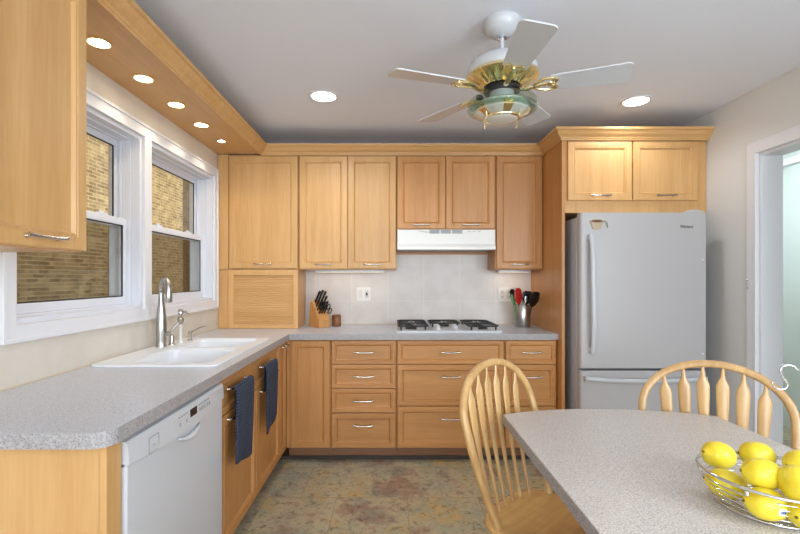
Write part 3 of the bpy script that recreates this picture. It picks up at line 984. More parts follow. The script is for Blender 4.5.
# ------------------------------------------------------------------ range hood
def hood():
    x0, x1 = 0.041, 0.796
    t = thing('range_hood', 'white under-cabinet range hood above the cooktop', 'range hood', (x0, 3.452, 1.52))
    w, D = x1 - x0, YB - 3.452
    m = MB()
    prof = [(0.0, 0.004), (0.0, 0.022), (0.016, 0.05), (0.020, 0.160), (D, 0.160), (D, 0.004)]
    m.loops([[(0, y, z) for y, z in prof], [(w, y, z) for y, z in prof]])
    m.build('body', APPL2, t, bevel=0.003)
    MB().box(0.012, 0.012, 0.0, w - 0.012, D - 0.03, 0.004).build('filter_panel', simple('hood_underside', rgb(120, 112, 104), 0.4, 0.4), t)
    g = MB()
    for k in range(3):
        a = 0.247 + k * 0.088
        for r in range(6):
            z = 0.129 + r * 0.0048
            g.box(a, 0.0155, z, a + 0.078, 0.022, z + 0.003)
    g.build('vent_grille', PLAST, t)
    s = MB()
    lg = simple('light_grey_plastic', rgb(186, 184, 178), 0.4)
    for k in range(3):
        MB().box(0.545 + k * 0.04, 0.014, 0.141, 0.545 + k * 0.04 + 0.016, 0.022, 0.147).build('switch', lg, t)
    s.tube([(0.16, 0.016, 0.150), (0.20, 0.016, 0.143), (0.24, 0.016, 0.138)], 0.002, 6)
    s.build('badge', lg, t)
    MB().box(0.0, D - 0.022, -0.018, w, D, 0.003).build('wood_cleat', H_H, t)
hood()

# ------------------------------------------------------------------ cooktop
def cooktop():
    ox, oy = 0.406, 3.445
    t = thing('gas_cooktop', 'white gas cooktop with black grates set in the counter below the hood', 'cooktop', (ox, oy, 0.9145))
    m = MB().prism(rrect(-0.385, -0.245, 0.385, 0.245, 0.02), [], 0, 0.012)
    m.prism(rrect(-0.375, -0.235, 0.375, 0.235, 0.02), [], 0.012, 0.016)
    m.build('tray', APPL, t, bevel=0.003)
    burners = [(-0.265, -0.115, 0.042), (-0.265, 0.12, 0.036), (0.265, -0.115, 0.036), (0.265, 0.12, 0.042), (0.0, 0.10, 0.045)]
    for x, y, r in burners:
        MB().lathe([(r, 0), (r, 0.008), (r * 0.8, 0.012), (0, 0.012)], 20, (x, y, 0.0165)).build('burner', IRON, t, smooth='auto')
    def grate(x0, x1, y0, y1, name='grate', ny=2):
        g = MB()
        r = 0.0065
        z = 0.046
        pts = [(x, y, z) for x, y in rrect(x0, y0, x1, y1, 0.03, 4)]
        g.tube(pts, r, 8, closed=True)
        xm = (x0 + x1) / 2
        for yy in ([y0 + (y1 - y0) * 0.27, y0 + (y1 - y0) * 0.73] if ny == 2 else [(y0 + y1) / 2]):
            g.tube([(x0, yy, z), (xm - 0.022, yy, z + 0.004)], r * 0.85, 6)
            g.tube([(xm + 0.022, yy, z + 0.004), (x1, yy, z)], r * 0.85, 6)
            g.tube([(xm, yy - 0.022, z + 0.004), (xm, yy - (0.095 if ny == 2 else 0.09), z)], r * 0.85, 6)
            g.tube([(xm, yy + 0.022, z + 0.004), (xm, yy + (0.095 if ny == 2 else 0.09), z)], r * 0.85, 6)
        if ny == 2: g.tube([(x0, (y0 + y1) / 2, z), (x1, (y0 + y1) / 2, z)], r * 0.85, 6)
        for x in (x0 + 0.02, x1 - 0.02):
            for y in (y0 + 0.004, y1 - 0.004):
                g.tube([(x, y, z), (x, y, 0.0165)], r, 8)
        g.build(name, IRON, t, smooth='auto')
    grate(-0.36, -0.145, -0.215, 0.225)
    grate(-0.115, 0.115, 0.0, 0.225, 'grate', 1)
    grate(0.145, 0.36, -0.215, 0.225)
    for x, y in ((-0.07, -0.06), (0.06, -0.06), (-0.07, -0.15), (0.06, -0.15)):
        MB().lathe([(0.023, 0), (0.023, 0.006), (0.017, 0.010), (0.016, 0.026), (0.010, 0.030), (0, 0.030)], 18, (x, y, 0.0165)).build('knob', APPL, t, smooth='auto')
cooktop()

# ------------------------------------------------------------------ small counter things
def knife_block():
    KA = radians(-48)
    t = thing('knife_block', 'slanted maple knife block full of black-handled knives in the counter corner', 'knife block', (-0.572, 3.60, 0.9145), KA)
    w = 0.10
    m = MB()
    prof = [(-0.10, 0), (0.06, 0), (0.06, 0.06), (-0.045, 0.215), (-0.070, 0.200)]
    # profile in local x (lean) / z, thickness along local y
    m.loops([[(x, -w / 2, z) for x, z in prof], [(x, w / 2, z) for x, z in prof]])
    m.build('body', BLOCK, t, bevel=0.003)
    nrm = Vector((0.155, 0, 0.105)).normalized()
    slope = Vector((-0.105, 0, 0.155)).normalized()
    base = Vector((0.06, 0, 0.06))
    k = 0
    for (s, y, L, r) in [(0.165, -0.028, 0.115, 0.010), (0.168, 0.0, 0.12, 0.010), (0.165, 0.028, 0.11, 0.010), (0.13, -0.03, 0.10, 0.009), (0.132, 0.002, 0.105, 0.009),
                         (0.13, 0.03, 0.10, 0.009), (0.095, -0.033, 0.085, 0.008), (0.095, -0.012, 0.085, 0.008), (0.095, 0.012, 0.085, 0.008), (0.095, 0.033, 0.085, 0.008),
                         (0.06, -0.03, 0.08, 0.0075), (0.06, -0.006, 0.08, 0.0075), (0.06, 0.018, 0.08, 0.0075)]:
        p = base + slope * s + Vector((0, y, 0))
        d = (nrm + Vector((0, 0, 0.55))).normalized()
        o = thing('kitchen_knife', 'black-handled knife slotted in the knife block', 'knife', tuple(Matrix.Translation(t.location) @ Matrix.Rotation(KA, 4, 'Z') @ p), KA, 'knives in the block')
        dd = d * L
        MB().tube([tuple(-d * 0.03), tuple(d * 0.004)], 0.008, 6, flat=0.15, up=(0, 0, 1)).build('blade', STEEL, o)
        MB().tube([tuple(dd * 0.0), tuple(dd * 0.15), tuple(dd * 0.6), tuple(dd * 0.92), tuple(dd)], [r * 0.8, r, r * 0.95, r * 1.15, r * 0.7], 10, flat=0.7, up=(0, 1, 0)).build('grip', BLACK, o, smooth='auto')
    # shears loops
    o = thing('kitchen_shears', 'black-handled kitchen shears at the side of the knife block', 'shears', tuple(Matrix.Translation(t.location) @ Matrix.Rotation(KA, 4, 'Z') @ (base + slope * 0.06 + Vector((0.0, 0.043, 0)))), KA)
    d = (nrm + Vector((0, 0, 0.15))).normalized()
    for sx in (0, 1):
        c = d * (0.05) + slope * (0.024 if sx else -0.014)
        ring = [tuple(c + d * (0.026 * cos(a)) + slope * (0.015 * sin(a))) for a in [2 * pi * i / 16 for i in range(16)]]
        MB().tube(ring, 0.0042, 8, closed=True).build('finger_loop', BLACK, o, smooth=True)
    MB().tube([tuple(-d * 0.02), tuple(d * 0.026)], 0.007, 8, flat=0.4).build('blade', STEEL, o)
knife_block()
t = thing('wooden_mill', 'small round brown wooden pot beside the knife block', 'pot', (-0.452, 3.67, 0.9145))
MB().lathe([(0.034, 0), (0.036, 0.004), (0.036, 0.075), (0.032, 0.082), (0.0, 0.082)], 28).build('body', WALNUT, t, smooth='auto')
MB().lathe([(0.037, 0.0825), (0.037, 0.088), (0.030, 0.093), (0.0, 0.094)], 28).build('lid', WALNUT, t, smooth='auto')

def plate(label, x0, z0, x1, z1, plug):
    t = thing('wall_plate', label, 'outlet', ((x0 + x1) / 2, YB, (z0 + z1) / 2), 0)
    w, h = (x1 - x0) / 2, (z1 - z0) / 2
    MB().prism(rrect(-w, -h, w, h, 0.006), [], -0.007, -0.0005, 'xz').build('cover', simple('ivory_plastic', rgb(236, 232, 226), 0.35), t, bevel=0.002)
    for sx in (-1, 1):
        m = MB()
        cx = sx * w * 0.46
        m.prism(rrect(cx - 0.016, -0.034, cx + 0.016, 0.034, 0.004), [], -0.009, -0.0075, 'xz')
        o = m.build('socket' if sx > 0 else 'rocker', simple('outlet_face', rgb(222, 218, 212), 0.35), t)
        if sx > 0 or plug == 2:
            s = MB()
            for zz in (-0.02, 0.02):
                s.box(cx - 0.007, -0.0105, zz - 0.004, cx - 0.0045, -0.0092, zz + 0.006)
                s.box(cx + 0.0045, -0.0105, zz - 0.004, cx + 0.007, -0.0092, zz + 0.006)
                s.box(cx - 0.002, -0.0105, zz - 0.010, cx + 0.002, -0.0092, zz - 0.006)
            s.build('slots', BLACK, o)
        if plug == 1 and sx > 0:
            MB().prism(rrect(cx - 0.008, -0.012, cx + 0.008, 0.012, 0.004), [], -0.016, -0.0108, 'xz').build('black_button', BLACK, o, bevel=0.002)
    for sx in (-1, 1):
        for sz in (-1, 1):
            pass
plate('white double wall plate with a black button, beside the knife block', -0.298, 1.112, -0.180, 1.230, 1)
plate('white double outlet on the tile beside the utensil crock', 0.893, 1.108, 1.012, 1.226, 2)

def crock():
    cx, cy = 1.045, 3.60
    t = thing('utensil_crock', 'brushed steel utensil crock at the end of the counter', 'utensil holder', (cx, cy, 0.9145))
    MB().lathe([(0.060, 0), (0.0625, 0.004), (0.0625, 0.172), (0.060, 0.176), (0.058, 0.172), (0.058, 0.006), (0, 0.006)], 36).build('body', STEEL, t, smooth='auto')
    def ut(name, label, dx, dy, lean, h, mat, head, group=None):
        o = thing(name, label, 'utensil', (cx + dx, cy + dy, 0.922))
        lx, ly = lean
        top = (lx, ly, h)
        MB().tube([(0, 0, 0.0), top], [0.005, 0.005], 8).build('shaft', BLACK if mat is not GREENP else GREENP, o, smooth=True)
        head(o, Vector(top), Vector((lx, ly, h)).normalized(), mat)
    def blade(w, L, th=0.004, ang=0):
        def f(o, p, d, mat):
            m = MB()
            up = Vector((cos(ang), sin(ang), 0))
            m.tube([tuple(p - d * 0.01), tuple(p + d * 0.005), tuple(p + d * L * 0.35), tuple(p + d * L * 0.85), tuple(p + d * L)], [0.006, w * 0.6, w, w * 0.85, w * 0.45], 14, flat=[0.6, 0.15, 0.12, 0.12, 0.12], up=tuple(up))
            m.build('head', mat, o, smooth='auto')
        return f
    ut('spatula', 'red silicone spatula standing in the steel crock', -0.028, -0.028, (-0.012, -0.004, )[:2], 0.185, RED, blade(0.036, 0.120, ang=0.3))
    ut('spatula', 'narrow green spatula at the left edge of the steel crock', -0.046, -0.01, (-0.03, 0.0), 0.18, GREENP, blade(0.016, 0.075, ang=0.2))
    ut('serving_spoon', 'black ladle spoon upright in the middle of the crock', -0.02, 0.03, (-0.035, 0.02), 0.20, BLACK, blade(0.030, 0.095, ang=0.4))
    ut('serving_spoon', 'large round black spoon rising highest from the crock', 0.008, 0.0, (0.024, 0.0), 0.185, BLACK, blade(0.052, 0.095, ang=0.15))
    ut('slotted_turner', 'wide black turner leaning over the crock rim towards the side panel', 0.026, -0.012, (0.030, -0.055), 0.165, BLACK, blade(0.046, 0.12, ang=0.3))
    ut('tongs', 'steel-handled tongs with dark grips in the front of the crock', 0.006, -0.034, (0.006, -0.012), 0.19, STEEL, blade(0.012, 0.05, ang=0.0))
crock()

# ------------------------------------------------------------------ refrigerator
def fridge():
    x0, x1, yf = 1.233, 2.060, 2.94
    t = thing('refrigerator', 'white bottom-freezer refrigerator standing beside the tall maple panel', 'refrigerator', (x0, yf, 0))
    w = x1 - x0
    MB().box(0.003, 0.078, 0.02, w - 0.003, 0.80, 1.712).box(0.05, 0.12, 0, w - 0.05, 0.7, 0.02).build('body', simple('fridge_side_grey', rgb(190, 190, 196), 0.4), t, bevel=0.006)
    def front(name, z0, z1):
        m = MB()
        out = rrect(0, 0, w, 0.07, 0.018, 5)
        return MB().prism([(x, y) for x, y in out], [], z0, z1).build(name, FRIDGE, t, bevel=0.004, smooth='auto')
    d = front('door', 0.716, 1.733)
    f = front('freezer_drawer', 0.045, 0.700)
    # long bowed door handle
    K = 21
    path = []
    for i in range(K):
        s = -1 + 2 * i / (K - 1)
        path.append((0.062 + 0.014 * s * 0 - 0.006 * s, -0.028 - 0.026 * (1 - s ** 4), 1.205 + 0.385 * s))
    MB().tube(path, 0.016, 12, flat=0.75, up=(1, 0, 0)).box(0.044, -0.034, 1.555, 0.074, 0.002, 1.588).box(0.052, -0.034, 0.822, 0.082, 0.002, 0.855).build('door_handle', APPL, d, smooth='auto', bevel=0.002)
    path = []
    for i in range(K):
        s = -1 + 2 * i / (K - 1)
        path.append((w / 2 + (w / 2 - 0.03) * s, -0.026 - 0.020 * (1 - s ** 4), 0.640 + 0.010 * (1 - s * s) * -1 + 0.012))
    MB().tube(path, 0.015, 12, flat=0.8, up=(0, 0, 1)).box(0.018, -0.034, 0.637, 0.045, 0.002, 0.667).box(w - 0.045, -0.034, 0.637, w - 0.018, 0.002, 0.667).build('drawer_handle', APPL, f, smooth='auto', bevel=0.002)
    MB().box(w - 0.12, 0.012, 1.7335, w - 0.01, 0.10, 1.745).box(w - 0.09, 0.03, 1.745, w - 0.02, 0.095, 1.758).build('hinge_cover', FRIDGE, t, bevel=0.005)
    MB().box(0.010, 0.072, 0.716, w - 0.010, 0.078, 1.70).build('door_seal', PLAST, t)
    for z in (1.345, 0.81, 1.30):
        if z == 1.30: continue
        MB().lathe([(0.006, 0), (0.006, -0.003), (0, -0.004)], 10, (w - 0.03, 0.0, z + (0.08 if z > 1 else 0)), 'y').build('screw_cap', STICK, d)
    # lettering as on the door
    cu = bpy.data.curves.new('brand_lettering', 'FONT')
    cu.body = 'Whirlpool'; cu.size = 0.024; cu.extrude = 0.0008; cu.align_x = 'CENTER'
    tmp = bpy.data.objects.new('tmp', cu); COL.objects.link(tmp)
    bpy.context.view_layer.update()
    me = bpy.data.meshes.new_from_object(tmp.evaluated_get(bpy.context.evaluated_depsgraph_get()))
    bpy.data.objects.remove(tmp)
    me.materials.clear(); me.materials.append(LETTER)
    o = bpy.data.objects.new('brand_lettering', me); COL.objects.link(o)
    o.parent = d; o.location = (w - 0.135, -0.001, 1.633); o.rotation_euler = (pi / 2, 0, 0); o.scale = (0.83, 1.2, 1)
fridge()
# magnet shaped like a cup, on the fridge door
def magnet():
    t = thing('cup_magnet', 'tan and brown coffee cup shaped magnet on the refrigerator door', 'magnet', (1.335, 2.9395, 1.622))
    m = MB()
    a, b = 0.048, 0.030
    n = 20
    prof = [(-0.044, 0.055), (-0.040, 0.040), (-0.030, 0.012), (-0.026, 0.004), (-0.012, 0.0), (0.012, 0.0), (0.026, 0.004), (0.030, 0.012), (0.040, 0.040), (0.044, 0.055)]
    m.prism(prof, [], -0.006, 0.0, 'xz').build('cup', CUPM, t, bevel=0.002)
    MB().prism([(0.046 * cos(2 * pi * i / 24), 0.055 + 0.013 * sin(2 * pi * i / 24)) for i in range(24)], [], -0.008, 0.0, 'xz').build('cup_rim', CUPM, t, bevel=0.001)
    MB().prism([(0.038 * cos(2 * pi * i / 24), 0.055 + 0.009 * sin(2 * pi * i / 24)) for i in range(24)], [], -0.0095, -0.0075, 'xz').build('coffee', CUPD, t)
    MB().tube([(0.042, -0.004, 0.052), (0.056, -0.004, 0.056), (0.066, -0.004, 0.046), (0.070, -0.004, 0.026), (0.071, -0.004, 0.014)], 0.0045, 8, flat=0.8).build('spoon_handle', simple('grey_green', rgb(140, 134, 116), 0.4), t, smooth=True)
magnet()

# ------------------------------------------------------------------ ceiling and soffit lights
def spot(parent_loc, energy, size, color, rad=0.04, name='lamp_light', blend=0.6, target=None):
    d = bpy.data.lights.new(name, 'SPOT')
    d.energy = energy; d.spot_size = size; d.spot_blend = blend; d.shadow_soft_size = rad; d.color = color
    o = bpy.data.objects.new(name, d); COL.objects.link(o)
    o.location = parent_loc
    if target: o.rotation_euler = (Vector(parent_loc) - Vector(target)).to_track_quat('Z', 'Y').to_euler()
    return o
def downlight(label, x, y):
    t = thing('recessed_ceiling_light', label, 'ceiling light', (x, y, ZC), 0, 'recessed lights in the ceiling')
    MB().loops([[(r * cos(2 * pi * i / 40), r * sin(2 * pi * i / 40), z) for i in range(40)] for r, z in ((0.094, -0.0005), (0.095, -0.004), (0.088, -0.007), (0.076, -0.006), (0.074, -0.0005))], False, False, True).build('trim_ring', TRIM, t, smooth='auto')
    MB().lathe([(0, -0.0008), (0.073, -0.0008), (0.070, -0.005), (0, -0.006)], 40).build('lens', LENS, t, smooth='auto')
    spot((x, y, ZC - 0.03), (17 if x < 0 else 7) if y > 0 else 8, radians(158), (0.90, 0.95, 1.0), 0.06)
downlight('lit round recessed light in the ceiling above the near end of the sink counter run', -0.427, 2.805)
downlight('lit round recessed light in the ceiling in front of the refrigerator cabinet', 1.563, 2.883)
downlight('added lit recessed light out of view in the ceiling behind the camera on the sink side', -0.427, -1.0)  # two lamps added behind the camera for light from above
downlight('added lit recessed light out of view in the ceiling behind the camera on the table side', 1.563, -1.0)
where = ['nearest the wall cabinet', 'second along from the wall cabinet', 'third along from the wall cabinet', 'fourth along, second from the corner cabinet', 'smallest and closest to the corner cabinet']
for k, y in enumerate((1.823, 2.150, 2.475, 2.800, 3.130)):
    x = -1.187
    last = k == 4
    t = thing('puck_light', 'lit round spotlight under the window light bridge, ' + where[k], 'spotlight', (x, y, 2.264), 0, 'spotlights over the windows')
    r = 0.046 if not last else 0.030
    MB().loops([[(q * cos(2 * pi * i / 32), q * sin(2 * pi * i / 32), z) for i in range(32)] for q, z in ((r, -0.0005), (r, -0.006), (r * 0.94, -0.009), (r * 0.86, -0.008), (r * 0.84, -0.0005))], False, False, True).build('trim_ring', BRASS if not last else NICKEL, t, smooth='auto')
    MB().lathe([(0, -0.001), (r * 0.83, -0.001), (r * 0.8, -0.006), (0, -0.007)], 32).build('lens', LENSW, t, smooth='auto')
    spot((x, y, 2.264 - 0.02), 2.3, radians(118), (1, 0.86, 0.66), 0.03, blend=0.5)

# under-cabinet light bars
for x0, x1, lab in ((-0.62, -0.06, 'slim light bar under the cabinet above the knife block'), (0.86, 1.12, 'slim light bar under the cabinet above the utensil crock')):
    t = thing('light_bar', lab, 'light', ((x0 + x1) / 2, 3.66, UZ0))
    w = (x1 - x0) / 2
    MB().box(-w, -0.03, -0.018, w, 0.03, -0.0005).build('housing', APPL, t, bevel=0.002)
    MB().box(-w + 0.01, -0.022, -0.020, w - 0.01, 0.022, -0.0185).build('lens', LENSB, t)
    area('light_bar_glow', ((x0 + x1) / 2, 3.66, UZ0 - 0.022), ((x0 + x1) / 2, 3.68, 0.9), 2 * w - 0.02, 0.04, 0.16, (1, 0.82, 0.62))

# ------------------------------------------------------------------ ceiling fan
def fan():
    t = thing('ceiling_fan', 'white five-blade ceiling fan with brass motor and glass light bowl', 'ceiling fan', (0.486, 1.99, ZC))
    def L(name, prof, mat, n=40, parent=None, smooth='auto'):
        return MB().lathe(prof, n).build(name, mat, parent or t, smooth=smooth)
    L('canopy', [(0.080, -0.0005), (0.082, -0.012), (0.078, -0.030), (0.062, -0.052), (0.036, -0.066), (0.028, -0.070), (0.0, -0.070)], APPL)
    L('canopy_collar', [(0.022, -0.070), (0.022, -0.076), (0.016, -0.078), (0, -0.078)], CHROME, 24)
    L('downrod', [(0.010, -0.074), (0.010, -0.145), (0.018, -0.150), (0.018, -0.165)], APPL, 20)
    L('motor_housing', [(0.018, -0.155), (0.060, -0.158), (0.105, -0.168), (0.135, -0.186), (0.150, -0.210), (0.152, -0.232), (0.148, -0.238), (0, -0.238)], APPL)
    # brass vented lower cone with flutes
    m = MB()
    n = 96
    rings = []
    for r, z, f in ((0.150, -0.238, 0), (0.156, -0.244, 0), (0.156, -0.252, 0), (0.146, -0.258, 0), (0.132, -0.266, 0.004), (0.108, -0.280, 0.006), (0.090, -0.290, 0.003), (0.086, -0.294, 0), (0.0001, -0.294, 0)):
        rings.append([((r + f * (1 if i % 4 < 2 else -1)) * cos(2 * pi * i / n), (r + f * (1 if i % 4 < 2 else -1)) * sin(2 * pi * i / n), z) for i in range(n)])
    m.loops(rings).build('brass_vent_cone', BRASS, t, smooth='auto')
    L('flywheel', [(0.070, -0.294), (0.080, -0.298), (0.080, -0.312), (0.050, -0.316), (0, -0.316)], BLACK)
    L('switch_housing', [(0.050, -0.300), (0.052, -0.304), (0.052, -0.342), (0.046, -0.350), (0, -0.350)], APPL)
    # light kit
    L('upper_glass_dish', [(0.045, -0.351), (0.140, -0.353), (0.149, -0.357), (0.149, -0.361), (0.140, -0.358), (0.045, -0.355)], FANGLASS, 48)
    L('glass_rim', [(0.119, -0.386), (0.146, -0.382), (0.153, -0.387), (0.152, -0.393), (0.144, -0.397), (0.123, -0.403), (0.122, -0.400), (0.142, -0.393), (0.146, -0.389), (0.119, -0.390)], FANGLASS, 48)
    L('inner_drum', [(0.060, -0.356), (0.100, -0.360), (0.112, -0.372), (0.114, -0.386), (0, -0.386)], simple('pearl_drum', rgb(206, 212, 204), 0.25, 0.2), 40)
    # faceted brass and pearl reflector ring
    m = MB()
    n = 18
    rings = [[(r * cos(2 * pi * i / n), r * sin(2 * pi * i / n), z) for i in range(n)] for r, z in ((0.116, -0.3865), (0.124, -0.398), (0.118, -0.406), (0.082, -0.426), (0.078, -0.424), (0.078, -0.3865))]
    m.loops(rings, False, False, True)
    ro = m.build('faceted_reflector', [BRASS, simple('pearl_glass', rgb(214, 220, 212), 0.15, 0.5)], t)
    for i, p in enumerate(ro.data.polygons):
        p.material_index = 1 if (i % n) % 3 != 1 else 0
    L('diffuser', [(0.074, -0.424), (0.075, -0.428), (0.066, -0.434), (0.040, -0.438), (0, -0.439)], FROST)
    L('diffuser_ring', [(0.078, -0.4225), (0.081, -0.427), (0.080, -0.432), (0.074, -0.433)], BRASS)
    for k in range(4):
        a = radians(35 + 90 * k)
        MB().tube([(0.100 * cos(a), 0.100 * sin(a), -0.386), (0.098 * cos(a), 0.098 * sin(a), -0.446)], 0.0028, 8).lathe([(0, -0.452), (0.005, -0.450), (0.005, -0.444), (0, -0.442)], 10, (0.098 * cos(a), 0.098 * sin(a), 0)).build('finial_post', BRASS, t, smooth='auto')
    m = MB().lathe([(0.0, 0), (0.010, 0.0), (0.012, 0.018), (0.008, 0.03), (0, 0.03)], 12, (-0.118, -0.02, -0.345), 'x')
    m.build('reverse_switch', BLACK, t, smooth='auto')
    zb = -0.296
    R = 0.515
    def blade_mesh():
        r0, pts_o, pts_i = 0.205, [], []
        out = []
        W0, W1 = 0.050, 0.066
        cr = 0.022
        out = [(r0, -W0)]
        for i in range(7):
            a = radians(-90 + 90 * i / 6)
            out.append((R - cr + cr * cos(a), -W1 + cr + cr * sin(a)))
        for i in range(7):
            a = radians(90 * i / 6)
            out.append((R - cr + cr * cos(a), W1 - cr + cr * sin(a)))
        out.append((r0, W0))
        m = MB()
        m.prism(out, [], -0.003, 0.003)
        return m
    def iron_mesh():
        m = MB()
        # ornate open bracket: arm with scroll loops
        m.tube([(0.075, 0, -0.015), (0.11, 0, -0.018), (0.15, 0, -0.008), (0.185, 0, -0.006)], [0.012, 0.011, 0.010, 0.012], 10, flat=0.5, up=(0, 1, 0))
        for s in (-1, 1):
            m.tube([(0.125, 0, -0.012), (0.15, s * 0.024, -0.008), (0.18, s * 0.040, -0.006), (0.215, s * 0.040, -0.006), (0.232, s * 0.024, -0.006), (0.222, s * 0.008, -0.006), (0.20, s * 0.012, -0.006)], [0.005, 0.006, 0.0065, 0.006, 0.0055, 0.005, 0.005], 8)
            m.lathe([(0, -0.012), (0.008, -0.011), (0.009, -0.004), (0, -0.004)], 12, (0.222, s * 0.030, 0))
        m.lathe([(0, -0.013), (0.012, -0.011), (0.013, -0.004), (0, -0.004)], 14, (0.20, 0, 0))
        return m
    bo = blade_mesh().build('blade', APPL, t, bevel=0.002)
    io = iron_mesh().build('blade_bracket', BRASS, bo, smooth='auto')
    bo.location = (0, 0, zb)
    for k in range(5):
        o = bo if k == 0 else bo.copy()
        if k:
            COL.objects.link(o); o.parent = t
            i2 = io.copy(); COL.objects.link(i2); i2.parent = o
        o.rotation_euler = Matrix.Rotation(radians(-90 + 72 * k), 3, 'Z').to_euler()
        o.rotation_euler = (Matrix.Rotation(radians(-90 + 72 * k), 3, 'Z') @ Matrix.Rotation(radians(-11), 3, 'X')).to_euler()
fan()

# ------------------------------------------------------------------ table
TZ = 0.762
def table():
    cx, cy = 0.860, 0.90
    t = thing('kitchen_table', 'speckled laminate kitchen table with rounded end holding the lemon bowl', 'table', (cx, cy, 0))
    hw = 0.418
    def outline(ins=0.0):
        pts = []
        yc, sag = 0.885 - ins, 0.085
        n = 24
        for i in range(n + 1):
            s = 1 - 2 * i / n
            pts.append(((hw - ins) * s, yc - 0.01 * s + sag * (1 - abs(s) ** 2.2)))
        for i in range(n + 1):
            s = -1 + 2 * i / n
            pts.append(((hw - ins) * s, -yc + 0.02 - sag * (1 - abs(s) ** 2.2)))
        return pts
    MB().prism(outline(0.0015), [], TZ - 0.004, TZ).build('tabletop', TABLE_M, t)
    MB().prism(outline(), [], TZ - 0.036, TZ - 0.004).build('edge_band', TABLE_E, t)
    m = MB()
    for sy in (-1, 1):
        y = sy * 0.32
        m.lathe([(0.03, 0.04), (0.045, 0.10), (0.03, 0.2), (0.05, 0.34), (0.03, 0.5), (0.045, 0.6), (0.05, 0.69)], 20, (0, y, 0))
        m.box(-0.26, y - 0.035, 0.69, 0.26, y + 0.035, TZ - 0.0365)
        m.box(-0.28, y - 0.035, 0.0, 0.28, y + 0.035, 0.05)
    m.box(-0.02, -0.32, 0.2, 0.02, 0.32, 0.28)
    m.build('trestle_base', CH_W, t, smooth='auto', bevel=0.004)
table()

